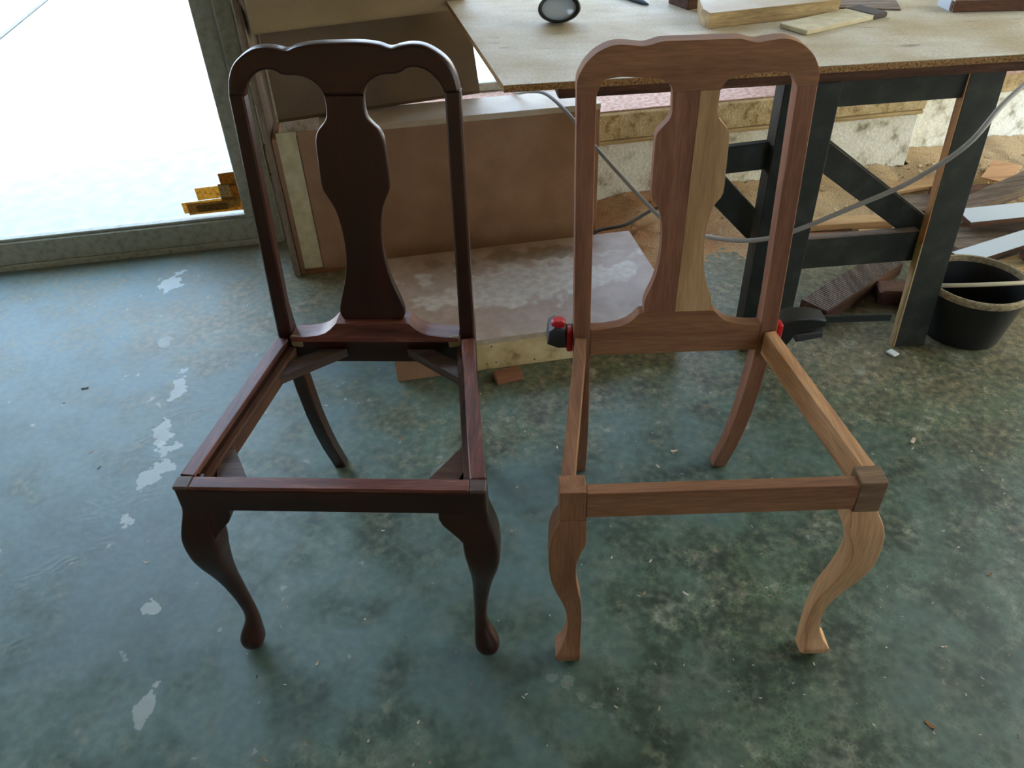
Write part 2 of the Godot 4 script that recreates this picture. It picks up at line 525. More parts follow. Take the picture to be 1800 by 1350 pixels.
	for s in spots:
		var i0 := int((s[0] - s[3] * 2.0 - FLOOR_AT.x) / px)
		var i1 := int((s[0] + s[3] * 2.0 - FLOOR_AT.x) / px)
		var j0 := int((s[1] - s[2] * 2.0 - FLOOR_AT.y) / px)
		var j1 := int((s[1] + s[2] * 2.0 - FLOOR_AT.y) / px)
		for j in range(maxi(j0, 0), mini(j1, n)):
			for i in range(maxi(i0, 0), mini(i1, n)):
				var q := j * n + i
				var e := Vector2((FLOOR_AT.x + i * px - s[0]) / s[3], (FLOOR_AT.y + j * px - s[1]) / s[2]).length()
				var inside: bool = e + (wear[q] / 255.0 - 0.5) * 3.0 + (fine[q] / 255.0 - 0.5) * 0.9 < 0.72
				if inside:
					var kk: float = 0.75 * s[4]
					d[q * 3] = int(d[q * 3] + (bare.r * 255 - d[q * 3]) * kk)
					d[q * 3 + 1] = int(d[q * 3 + 1] + (bare.g * 255 - d[q * 3 + 1]) * kk)
					d[q * 3 + 2] = int(d[q * 3 + 2] + (bare.b * 255 - d[q * 3 + 2]) * kk)
					h[q] = maxi(h[q] - 50, 0)
	var m2 := StandardMaterial3D.new()
	m2.albedo_texture = ImageTexture.create_from_image(Image.create_from_data(n, n, false, Image.FORMAT_RGB8, d))
	m2.detail_enabled = true
	m2.detail_albedo = crackle()
	m2.detail_mask = ImageTexture.create_from_image(Image.create_from_data(n, n, false, Image.FORMAT_L8, mask))
	m2.detail_blend_mode = BaseMaterial3D.BLEND_MODE_MUL
	m2.detail_uv_layer = BaseMaterial3D.DETAIL_UV_2
	m2.roughness = 0.5
	m2.heightmap_enabled = true
	m2.heightmap_texture = ImageTexture.create_from_image(Image.create_from_data(n, n, false, Image.FORMAT_L8, h))
	m2.heightmap_scale = 0.12
	return m2

# fine crazing of the old paint, one tile 0.9 m wide
func crackle() -> ImageTexture:
	var n := 1024
	var f := FastNoiseLite.new()
	f.seed = 77
	f.noise_type = FastNoiseLite.TYPE_CELLULAR
	f.cellular_return_type = FastNoiseLite.RETURN_DISTANCE2_SUB
	f.frequency = 0.1
	f.fractal_type = FastNoiseLite.FRACTAL_NONE
	var im := f.get_seamless_image(n, n)
	im.convert(Image.FORMAT_L8)
	var cell := im.get_data()
	var grain := noise_bytes(78, 0.25, n, 2)
	var patch := noise_bytes(79, 0.011, n, 4)
	var blot := noise_bytes(80, 0.05, n, 4)
	var d := PackedByteArray()
	d.resize(n * n * 3)
	for i in n * n:
		var e := 1.0 - clampf(cell[i] / 255.0 * 2.6, 0, 1)
		var p := clampf(patch[i] / 255.0 * 2.6 - 0.9, 0, 1)
		var v := 0.78 + 0.22 * e * p + 0.16 * (grain[i] / 255.0 - 0.5) + 0.22 * (blot[i] / 255.0 - 0.5)
		d[i * 3] = int(clampf(v * (1.0 + 0.03 * e * p), 0, 1) * 255)
		d[i * 3 + 1] = int(clampf(v, 0, 1) * 255)
		d[i * 3 + 2] = int(clampf(v * 0.985, 0, 1) * 255)
	return ImageTexture.create_from_image(Image.create_from_data(n, n, false, Image.FORMAT_RGB8, d))

# ------------------------------------------------------------------ the room
func struct(called: String, s0: float, s1: float, y0: float, y1: float, t0: float, t1: float, material: Material, parent: Node = null, b := 0.002) -> MeshInstance3D:
	var o := MeshInstance3D.new()
	o.name = called if parent else numbered(called)
	o.mesh = mesh_of(bx(Transform3D(), Vector3(s1 - s0, y1 - y0, t1 - t0), b))
	o.material_override = material
	var at := Vector3((s0 + s1) / 2, (y0 + y1) / 2, (t0 + t1) / 2)
	if parent:
		o.position = at
		parent.add_child(o, true)
	else:
		o.position = rm(at.x, at.y, at.z)
		o.rotation.y = ROOM
		add_child(o)
		o.set_meta("kind", "structure")
	return o

func room_node(called: String, label: String, category: String) -> Node3D:
	var o := thing(called, label, category, OX, ROOM)
	o.set_meta("kind", "structure")
	return o

func structure() -> void:
	# floor: one plane with the painted surface, closed below
	var t := Tri.new()
	var f := MeshInstance3D.new()
	f.name = "floor"
	var st := SurfaceTool.new()
	st.begin(Mesh.PRIMITIVE_TRIANGLES)
	var cs := [rm(-3.3, 0, -0.115), rm(2.9, 0, -0.115), rm(2.9, 0, 6.0), rm(-3.3, 0, 6.0)]
	for tri in [[0, 1, 2], [0, 2, 3]]:
		for k in tri:
			var p: Vector3 = cs[k]
			st.set_normal(Vector3.UP)
			st.set_uv(Vector2((p.x - FLOOR_AT.x) / FLOOR_SIZE, (p.z - FLOOR_AT.y) / FLOOR_SIZE))
			st.set_uv2(Vector2(p.x, p.z) / 0.9)
			st.add_vertex(p)
	f.mesh = st.commit()
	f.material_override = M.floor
	add_child(f)
	f.set_meta("kind", "structure")
	f.set_meta("label", "worn green painted concrete workshop floor with pale bare patches")
	f.set_meta("category", "floor")
	struct("floor_slab", -3.3, 2.9, -0.2, -0.006, -0.02, 6.0, M.soil)
	# outside paving seen through the glass, with weedy joints
	var yard := room_node("pavement", "pale concrete paving outside the glass door", "pavement")
	struct("slab_bed", -9, 9, -0.3, -0.06, -9, -0.05, M.soil, yard)
	var cuts := [-9.0, -2.76, 0.4, 9.0]
	for i in 3:
		struct("paving_slab", cuts[i] + 0.03, cuts[i + 1] - 0.03, -0.06, -0.02, -1.38, -0.11 if i == 0 or i == 1 else -0.45, M.pavement, yard, 0.01)
		struct("paving_slab", cuts[i] + 0.03, cuts[i + 1] - 0.03, -0.06, -0.02, -9.0, -1.46, M.pavement, yard, 0.01)
	var sy := struct("yard_ground", 2.9, 12.0, -0.3, -0.03, -9, 8, M.sand)
	sy.set_meta("label", "sandy yard outside the side door"); sy.set_meta("category", "ground")
	var yw := struct("bounce_wall", 6.6, 6.9, -0.03, 4.2, -9, 8, M.bounce_wall)  # added out of view to block sky and bounce warm light inside
	yw.set_meta("label", "unseen pale wall added across the yard to bounce light in"); yw.set_meta("category", "wall")
	# back wall
	var w := room_node("wall_back", "rough white plastered back wall with a low ledge behind the workbench", "wall")
	struct("pier", -3.3, -2.66, 0, 2.8, -0.4, 0.0, M.plaster, w)
	struct("lintel", -2.66, -0.78, 2.2, 2.8, -0.4, 0.0, M.plaster, w)
	struct("pier", -0.78, -0.5, 0.336, 2.8, -0.4, 0.0, M.plaster, w, 0.004)
	struct("ledge_wall", -0.78, 1.55, 0, 0.232, -0.4, 0.0, M.plaster, w, 0.006)
	struct("ledge_wall", 1.55, 2.7, 0, 0.232, -0.4, -0.11, M.plaster, w, 0.006)
	struct("ledge_band", -0.78, 1.56, 0.24, 0.336, -0.4, 0.012, M.cement, w, 0.006)
	struct("ledge_band", 1.56, 2.7, 0.232, 0.336, -0.4, -0.10, M.cement, w, 0.006)
	struct("ledge_lath", -0.78, 1.55, 0.228, 0.241, -0.05, 0.017, M.pine_x, w)
	struct("sill", -0.5, 2.7, 0.336, 0.342, -0.3, 0.004, M.sill, w)
	struct("header", -0.5, 2.7, 1.75, 2.8, -0.4, -0.25, M.plaster, w)
	struct("pier", 0.98, 2.7, 0.342, 1.75, -0.4, -0.25, M.plaster, w)
	var win := room_node("window_1", "long workshop window above the ledge behind the workbench", "window")
	struct("bottom_rail", -0.5, 0.98, 0.342, 0.372, -0.36, -0.31, M.frame, win)
	struct("top_rail", -0.5, 0.98, 1.70, 1.75, -0.36, -0.31, M.frame, win)
	for s in [-0.5, 0.22, 0.94]:
		struct("mullion", s, s + 0.04, 0.372, 1.70, -0.36, -0.31, M.frame, win)
	for s in [-0.46, 0.26]:
		struct("pane", s, s + 0.68, 0.372, 1.70, -0.337, -0.333, M.glass, win, 0.0005)
	# the glazed door
	var dn := room_node("door_1", "glazed metal framed door letting in white daylight", "door")
	struct("threshold", -2.66, -0.78, -0.02, 0.02, -0.10, 0.016, M.frame, dn)
	struct("bottom_rail", -2.62, -0.86, 0.02, 0.098, -0.045, 0.012, M.frame, dn, 0.003)
	struct("glazing_bead", -2.58, -0.875, 0.098, 0.108, -0.03, 0.004, M.frame, dn)
	struct("jamb", -0.89, -0.83, 0.098, 2.2, -0.045, 0.012, M.frame, dn, 0.003)
	struct("jamb", -0.825, -0.78, 0.0, 2.2, -0.06, 0.022, M.frame, dn, 0.003)
	struct("jamb", -2.66, -2.58, 0.02, 2.2, -0.05, 0.012, M.frame, dn, 0.003)
	struct("top_rail", -2.58, -0.89, 2.1, 2.2, -0.045, 0.012, M.frame, dn, 0.003)
	struct("pane", -2.585, -0.885, 0.1, 2.105, -0.022, -0.018, M.glass, dn, 0.0005)
	# strips of tape patching the corner of the pane
	for q in [[-1.085, 0.127, -0.90, 0.165, "tape_pale", 0.03], [-1.07, 0.118, -0.885, 0.158, "tape", 0.0], [-1.03, 0.168, -0.92, 0.21, "tape_pale", 0.02], [-0.955, 0.15, -0.884, 0.215, "tape_brown", 0.0], [-0.945, 0.205, -0.886, 0.252, "tape_brown", 0.04], [-1.04, 0.125, -0.94, 0.15, "tape_brown", 0.01]]:
		var tp := struct("tape_strip", q[0], q[2], q[1], q[3], -0.0175, -0.0165, M[q[4]], dn, 0.0)
		tp.rotation.z = q[5]
		tp.position.z += rng.randf() * 0.003
	# the rest of the room
	var wl := struct("wall_left", -3.3, -3.1, 0, 2.8, 0, 6.0, M.paint)
	var wr := room_node("wall_right", "white right wall with a wide open doorway", "wall")
	struct("pier", 2.7, 2.9, 0, 2.8, -0.4, 0.12, M.paint, wr)
	struct("pier", 2.7, 2.9, 0, 2.8, 2.3, 6.0, M.paint, wr)
	struct("lintel", 2.7, 2.9, 2.5, 2.8, 0.12, 2.3, M.paint, wr)
	var wf2 := room_node("wall_front", "painted wall behind the photographer with one small opening added for fill light", "wall")  # its opening is added behind the camera as frontal fill
	struct("pier", -3.3, 1.0, 0, 2.8, 5.0, 5.2, M.paint, wf2)
	struct("pier", 2.1, 2.9, 0, 2.8, 5.0, 5.2, M.paint, wf2)
	struct("lintel", 1.0, 2.1, 2.1, 2.8, 5.0, 5.2, M.paint, wf2)
	struct("apron", 1.0, 2.1, 0, 0.95, 5.0, 5.2, M.paint, wf2)
	var ce := struct("ceiling", -3.3, 2.9, 2.8, 3.0, -0.4, 6.2, M.ceiling)
	wl.set_meta("label", "painted left wall of the workshop"); wl.set_meta("category", "wall")
	ce.set_meta("label", "plain workshop ceiling"); ce.set_meta("category", "ceiling")

# ------------------------------------------------------------------ the two chairs
const D := 0.3956       # seat depth at the sides
const WF := 0.2368      # half width of the seat in front
const RAKE := 0.117     # how far the back leans per metre

func lean(p: Vector3) -> Vector3:
	return Vector3(p.x, p.y, p.z - D - RAKE * (p.y - SEAT))

func mirror(half: Array, back := true) -> Array:
	var out := half.duplicate()
	var rest := half.duplicate()
	rest.reverse()
	for q in rest: out.push_back(Vector2(-q.x, q.y))
	return out

# crest: the outer edge from the middle to the joint with the post, then the opening back to the joint with the splat
func crest_poly(outer: Array, opening: Array) -> PackedVector2Array:
	var right := PackedVector2Array()
	right.append_array(smooth_line(outer, 4))
	right.append_array(smooth_line(opening, 4))
	var p := right.duplicate()
	for i in range(right.size() - 1, 0, -1):
		p.push_back(Vector2(-right[i].x, right[i].y))
	return p

func leg_ring(o: float, i: float, y: float, sx: float, soft: float) -> PackedVector3Array:
	# square section from i to o (measured outwards from the seat corner), both ways; soft 0 = square, 1 = round
	var c := (o + i) * 0.5
	var h := (o - i) * 0.5
	var r := PackedVector3Array()
	var n := 24
	for k in n:
		var a := TAU * (k + 0.5) / n
		var e := lerpf(0.1, 1.0, soft)
		var cx := signf(cos(a)) * pow(absf(cos(a)), e)
		var cz := signf(sin(a)) * pow(absf(sin(a)), e)
		r.push_back(Vector3(sx * (WF + c + cx * h), y, c + cz * h))
	return r

func sampled(prof: Array, ys: PackedFloat32Array) -> PackedFloat32Array:
	# prof: Vector2(y, value), falling y; cubic through the points
	var out := PackedFloat32Array()
	for y in ys:
		var v: float = prof[-1].y
		for k in prof.size() - 1:
			if y <= prof[k].x and y >= prof[k + 1].x:
				var u: float = (prof[k].x - y) / maxf(1e-6, prof[k].x - prof[k + 1].x)
				var pre: float = prof[maxi(k - 1, 0)].y
				var post: float = prof[mini(k + 2, prof.size() - 1)].y
				v = cubic_interpolate(prof[k].y, prof[k + 1].y, pre, post, u)
				break
		if y > prof[0].x: v = prof[0].y
		out.push_back(v)
	return out

func cabriole(outer: Array, inner: Array, sx: float, soft_top: float, soft_low: float, top: float) -> Tri:
	var ys := PackedFloat32Array()
	var n := 64
	for k in n + 1: ys.push_back(top * (1.0 - float(k) / n))
	var o := sampled(outer, ys)
	var i := sampled(inner, ys)
	var rings := []
	for k in ys.size():
		var soft := lerpf(soft_top, soft_low, clampf((0.34 - ys[k]) / 0.14, 0, 1))
		rings.push_back(leg_ring(o[k], i[k], ys[k], sx, soft))
	var t := Tri.new()
	t.loft(rings, true)
	return t

func back_post(x: float, w_top: float, w_seat: float, thick: float, top: float, bevel: float) -> Tri:
	# one piece from the floor to the crest: swept-back rear leg, then the leaning post
	var sg := signf(x)
	var rings := []
	for q in [[0.0, -0.092, 0.030], [0.04, -0.076, 0.030], [0.09, -0.056, 0.031], [0.15, -0.037, 0.032], [0.22, -0.020, 0.034], [0.3, -0.008, 0.036], [0.38, -0.001, 0.036], [SEAT, 0.0, 0.036], [0.5, null, thick], [0.6, null, thick], [0.7, null, thick], [0.8, null, thick], [top, null, thick]]:
		var y: float = q[0]
		var z: float = -RAKE * (y - SEAT) if q[1] == null else q[1]
		var w := lerpf(w_seat, w_top, clampf((y - SEAT) / (top - SEAT), 0, 1))
		var cx := absf(x) - 0.012 * clampf((SEAT - y) / SEAT, 0, 1)
		var x1 := cx
		var x0 := cx - w
		var r := PackedVector3Array()
		for e in [[x0, -q[2] + bevel], [x0, -bevel], [x0 + bevel, 0.0], [x1 - bevel, 0.0], [x1, -bevel], [x1, -q[2] + bevel], [x1 - bevel, -q[2]], [x0 + bevel, -q[2]]]:
			r.push_back(Vector3(sg * e[0], y, -D + z + e[1]))
		rings.push_back(r)
	var t := Tri.new()
	t.loft(rings, true)
	return t

func chairs() -> void:
	stained_chair()
	raw_chair()

func flat_quad(pts: Array, y0: float, y1: float, b := 0.001) -> Tri:
	# a horizontal board from a plan outline of (x, z)
	var p := PackedVector2Array()
	for q in pts: p.push_back(q)
	var t := Tri.new()
	t.prism(p, y0, y1, b, func(v: Vector3): return Vector3(v.x, v.z, v.y))
	return t

func stained_chair() -> void:
	var c := thing("dining_chair", "dark stained wooden dining chair frame without its seat", "chair", Vector3(-0.2813, 0, -0.8169), -0.0693)
	var th := 0.024
	var outer := [Vector2(0, .947), Vector2(.028, .947), Vector2(.049, .9455), Vector2(.066, .9425), Vector2(.082, .9375), Vector2(.098, .941), Vector2(.116, .943), Vector2(.136, .940), Vector2(.157, .929), Vector2(.172, .915), Vector2(.182, .895), Vector2(.1865, .872)]
	var opening := [Vector2(.161, .869), Vector2(.156, .882), Vector2(.1475, .894), Vector2(.134, .9045), Vector2(.119, .909), Vector2(.105, .9075), Vector2(.0965, .9025), Vector2(.086, .900), Vector2(.066, .899), Vector2(.0525, .8945), Vector2(.041, .886), Vector2(.035, .877), Vector2(.0325, .870)]
	var t := Tri.new()
	t.prism(crest_poly(outer, opening), -th, 0.0, 0.0045, lean)
	put(t, "crest_rail", M.stain_x, c)
	var sp := [Vector2(.0325, .870), Vector2(.0313, .852), Vector2(.0337, .8357), Vector2(.0415, .8246), Vector2(.0513, .8143), Vector2(.057, .798), Vector2(.0584, .7675), Vector2(.059, .736), Vector2(.0575, .717), Vector2(.0495, .7007), Vector2(.041, .681), Vector2(.036, .6536), Vector2(.034, .621), Vector2(.036, .588), Vector2(.0425, .554), Vector2(.052, .5237), Vector2(.0596, .499), Vector2(.0604, .483), Vector2(.0545, .4716)]
	t = Tri.new()
	t.prism(crest_poly(sp, []) if false else PackedVector2Array(mirror(Array(smooth_line(sp, 3)))), -0.016, -0.002, 0.0025, lean)
	put(t, "splat", M.stain_y, c)
	for sg in [-1.0, 1.0]:
		put(back_post(sg * 0.1872, 0.0255, 0.027, th, 0.872, 0.003), "back_post", M.stain_y, c)
	# shoe on the rear rail, hollowed at both ends
	var sh := [Vector2(0, .4725), Vector2(.068, .4725), Vector2(.073, .468), Vector2(.0805, .4605), Vector2(.091, .453), Vector2(.105, .448), Vector2(.130, .4445), Vector2(.158, .443), Vector2(.158, .434)]
	t = Tri.new()
	t.prism(PackedVector2Array(mirror(sh)), -0.03, 0.012, 0.001, lean)
	put(t, "shoe", M.worn_x, c)
	put(bx(pose(Vector3(0, 0.405, -D - 0.014)), Vector3(0.316, 0.058, 0.022)), "rear_rail", M.stain_x, c)
	# seat rails with a thumbnail edge; their tops are rubbed
	var y1 := SEAT
	var y0 := 0.388
	put(bar(Vector3(-0.2350, 0.4105, -0.0108), Vector3(0.2350, 0.4105, -0.0108), 0.0225, 0.0445, Vector3.UP, 0.002), "front_rail", M.stain_x, c)
	put(bar(Vector3(-0.2118, 0.4365, -0.0115), Vector3(0.2118, 0.4365, -0.0115), 0.0245, 0.007, Vector3.UP, 0.0025), "rail_cap", M.worn_x, c)
	for sg in [-1.0, 1.0]:
		var a := Vector3(sg * 0.2235, 0.4105, -0.0255)
		var b := Vector3(sg * 0.1755, 0.4105, -0.388)
		put(bar(a, b, 0.022, 0.045, Vector3.UP, 0.003), "side_rail", M.stain_z, c)
		put(bar(a + Vector3(0, 0.026, 0), b + Vector3(0, 0.026, 0), 0.024, 0.007, Vector3.UP, 0.003), "rail_cap", M.worn_z, c)
		# ledge the loose seat drops onto
		put(bar(a + Vector3(-sg * 0.016, -0.006, 0.0), b + Vector3(-sg * 0.016, -0.006, 0), 0.012, 0.03, Vector3.UP, 0.001), "seat_ledge", M.umber_z, c)
	# front legs
	var lo := [Vector2(.44, 0.0), Vector2(.40, 0.0), Vector2(.385, .001), Vector2(.355, .009), Vector2(.33, .0145), Vector2(.30, .016), Vector2(.268, .013), Vector2(.215, .0005), Vector2(.165, -.009), Vector2(.13, -.014), Vector2(.09, -.0165), Vector2(.065, -.012), Vector2(.045, -.003), Vector2(.027, .003), Vector2(.012, .001), Vector2(0, -.010)]
	var li := [Vector2(.44, -.036), Vector2(.36, -.040), Vector2(.30, -.0405), Vector2(.277, -.038), Vector2(.225, -.0355), Vector2(.15, -.037), Vector2(.09, -.0395), Vector2(.045, -.041), Vector2(.02, -.0405), Vector2(0, -.031)]
	for sg in [-1.0, 1.0]:
		var leg := put(cabriole(lo, li, sg, 0.12, 0.85, 0.4325), "front_leg", M.stain_y, c, 50.0)
		put(bx(pose(Vector3(sg * 0.2246, 0.4365, -0.0118)), Vector3(0.0246, 0.007, 0.0252), 0.0025), "leg_top", M.brace_x, leg)
		# brackets that carry the knee into the rails
		var wing := PackedVector2Array([Vector2(.0, .389), Vector2(-.0385, .389), Vector2(-.039, .378), Vector2(-.034, .366), Vector2(-.022, .352), Vector2(-.010, .338), Vector2(-.002, .322), Vector2(.003, .31), Vector2(.006, .30), Vector2(.006, .389)])
		t = Tri.new()
		t.prism(wing, -0.026, 0.0, 0.002, func(v: Vector3): return Vector3(sg * (WF - 0.036 + v.x), v.y, v.z + 0.007 * clampf((0.39 - v.y) / 0.05, 0, 1)))
		put(t, "knee_bracket", M.stain_y, c)
		t = Tri.new()
		t.prism(wing, -0.024, 0.0, 0.002, func(v: Vector3): return Vector3(sg * (WF - 0.004 + v.z + 0.12 * v.x), v.y, -0.036 + v.x))
		put(t, "knee_bracket", M.stain_y, c)
	# corner braces, let in below the rail tops
	for q in [[-1.0, "brace_x"], [1.0, "umber_x"]]:
		var sg: float = q[0]
		put(flat_quad([Vector2(sg * .2060, -.088), Vector2(sg * .1990, -.139), Vector2(sg * .132, -.030), Vector2(sg * .184, -.030)], 0.396, 0.414), "corner_brace", M[q[1]], c)
		put(flat_quad([Vector2(sg * .183, -.294), Vector2(sg * .176, -.345), Vector2(sg * .105, -.388), Vector2(sg * .056, -.388), Vector2(sg * .115, -.348)] if false else [Vector2(sg * .181, -.290), Vector2(sg * .177, -.338), Vector2(sg * .108, -.392), Vector2(sg * .058, -.392)], 0.394, 0.412), "corner_brace", M.brace_x, c)
		# dried glue where seat rail meets post
		var gl := Tri.new()
		gl.box(pose(Vector3(sg * 0.150, 0.432, -D + 0.006), sg * 0.2), Vector3(0.011, 0.012, 0.003), 0.002)
		put(gl, "dried_glue", M.glue, c)

func raw_chair() -> void:
	var c := thing("dining_chair", "unfinished pale brown wooden dining chair frame held by a clamp", "chair", Vector3(0.3022, 0, -0.7839), -0.0083)
	var th := 0.031
	var outer := [Vector2(0, .940), Vector2(.04, .940), Vector2(.060, .9396), Vector2(.0745, .9360), Vector2(.087, .934), Vector2(.1034, .936), Vector2(.1225, .9375), Vector2(.1385, .9355), Vector2(.157, .9275), Vector2(.1725, .9145), Vector2(.1812, .902), Vector2(.187, .8885), Vector2(.188, .868)]
	var opening := [Vector2(.156, .868), Vector2(.1515, .877), Vector2(.1450, .887), Vector2(.134, .8895), Vector2(.12, .8910), Vector2(.106, .8905), Vector2(.09, .8895), Vector2(.072, .8880), Vector2(.056, .8858), Vector2(.0465, .881), Vector2(.040, .8735), Vector2(.0375, .867)]
	var t := Tri.new()
	t.prism(crest_poly(outer, opening), -th, 0.0, 0.0008, lean)
	put(t, "crest_rail", M.raw_x, c)
	var sp := [Vector2(.0373, .867), Vector2(.0366, .848), Vector2(.0362, .834), Vector2(.04, .823), Vector2(.0504, .8118), Vector2(.0585, .8003), Vector2(.06, .776), Vector2(.0603, .7385), Vector2(.0596, .7006), Vector2(.0485, .683), Vector2(.0418, .664), Vector2(.0378, .6356), Vector2(.0375, .6024), Vector2(.0414, .568), Vector2(.0475, .5425), Vector2(.057, .5187), Vector2(.061, .503), Vector2(.0605, .484)]
	for sg in [-1.0, 1.0]:
		# two boards glued edge to edge: red heartwood and pale sapwood
		var p := PackedVector2Array()
		for q in smooth_line(sp, 3): p.push_back(Vector2(sg * q.x, q.y))
		p.push_back(Vector2(-0.004 + sg * 0.0002, .484))
		p.push_back(Vector2(0.006 + sg * 0.0002, .867))
		t = Tri.new()
		t.prism(p, -0.022, -0.003, 0.0006, lean)
		put(t, "splat_board", M.red_y if sg < 0 else M.pale_y, c)
		put(back_post(sg * 0.1875, 0.031, 0.030, th, 0.868, 0.0012), "back_post", M.red_y, c)
	var sh := [Vector2(0, .4845), Vector2(.066, .4845), Vector2(.0705, .4815), Vector2(.0775, .4735), Vector2(.088, .4645), Vector2(.104, .4575), Vector2(.130, .4535), Vector2(.1565, .4520), Vector2(.1565, .400)]
	t = Tri.new()
	t.prism(PackedVector2Array(mirror(sh)), -0.026, -0.002, 0.0008, lean)
	put(t, "rear_rail", M.raw_x, c)
	put(bx(pose(Vector3(0.0004, 0.4145, -0.011)), Vector3(0.3985, 0.051, 0.021), 0.001), "front_rail", M.raw_x, c)
	for sg in [-1.0, 1.0]:
		put(bar(Vector3(sg * 0.2245, 0.4155, -0.0385), Vector3(sg * 0.1745, 0.4155, -0.3945), 0.021, 0.049, Vector3.UP, 0.001), "side_rail", M.raw_z if sg < 0 else M.honey_z, c)
	var lo := [Vector2(.3845, .001), Vector2(.367, .010), Vector2(.345, .016), Vector2(.32, .018), Vector2(.28, .0175), Vector2(.233, .010), Vector2(.175, -.004), Vector2(.137, -.012), Vector2(.098, -.015), Vector2(.065, -.0125), Vector2(.042, -.004), Vector2(.029, .006), Vector2(.012, .002), Vector2(0, -.010)]
	var li := [Vector2(.3845, -.0385), Vector2(.345, -.038), Vector2(.33, -.031), Vector2(.305, -.0245), Vector2(.27, -.0245), Vector2(.23, -.0285), Vector2(.173, -.036), Vector2(.11, -.0393), Vector2(.06, -.039), Vector2(.03, -.038), Vector2(0, -.037)]
	for sg in [-1.0, 1.0]:
		var leg := put(cabriole(lo, li, sg, 0.0, 0.0, 0.3845), "front_leg", M.honey_y if sg > 0 else M.raw_y, c, 30.0)
		var blk := Tri.new()
		blk.box(pose(Vector3(sg * (WF - 0.0175), 0.4145, -0.0180)), Vector3(0.0195, 0.030, 0.0185), 0.001)
		put(blk, "corner_block", M.raw_y if sg < 0 else M.block_x, leg)
	clamp_on(c)

func clamp_on(c: Node3D) -> void:
	var k := thing("bar_clamp", "grey bar clamp with red pads gripping the unfinished chair", "clamp", c.position, c.rotation.y)
	var z := -0.43
	put(bx(pose(Vector3(0.10, 0.418, z - 0.030)), Vector3(0.66, 0.016, 0.006), 0.001), "bar", M.steel, k)
	# fixed jaw on the left
	var t := Tri.new()
	t.prism(PackedVector2Array([Vector2(-.236, .408), Vector2(-.232, .438), Vector2(-.222, .446), Vector2(-.203, .438), Vector2(-.199, .430), Vector2(-.199, .398), Vector2(-.215, .398)]), z - 0.036, z + 0.010, 0.003, func(v: Vector3): return v)
	put(t, "fixed_jaw", M.grey_plastic, k)
	t = Tri.new()
	t.box(pose(Vector3(-0.1935, 0.418, z + 0.006)), Vector3(0.0055, 0.024, 0.012), 0.003)
	put(t, "pad", M.red_plastic, k)
	t = Tri.new()
	t.lathe([Vector2(0.0001, 0.0), Vector2(0.012, 0.0), Vector2(0.014, 0.002), Vector2(0.014, 0.009), Vector2(0.010, 0.013), Vector2(0.0001, 0.013)], pose(Vector3(-0.214, 0.442, z - 0.006)), 20)
	put(t, "release_button", M.red_plastic, k)
	# sliding jaw and trigger grip on the right
	t = Tri.new()
	t.prism(PackedVector2Array([Vector2(.206, .398), Vector2(.206, .436), Vector2(.228, .446), Vector2(.262, .446), Vector2(.290, .438), Vector2(.291, .424), Vector2(.27, .418), Vector2(.24, .412), Vector2(.226, .385), Vector2(.214, .37), Vector2(.206, .372)]), z - 0.036, z + 0.006, 0.004, func(v: Vector3): return v)
	put(t, "sliding_jaw", M.black_plastic, k)
	t = Tri.new()
	t.prism(PackedVector2Array([Vector2(.236, .408), Vector2(.290, .414), Vector2(.292, .398), Vector2(.242, .388)]), z - 0.03, z + 0.004, 0.004, func(v: Vector3): return v)
	put(t, "trigger", M.grey_plastic, k)
	t = Tri.new()
	t.box(pose(Vector3(0.2005, 0.418, z + 0.006)), Vector3(0.0055, 0.022, 0.012), 0.003)
	put(t, "pad", M.red_plastic, k)

# ------------------------------------------------------------------ the workbench
const BT := 0.067
func bn(x: float, y: float, back: float) -> Vector3:
	# a point at x along the bench, `back` behind its front edge line
	return Vector3(x, y, -1.628 - 0.067 * x - back)

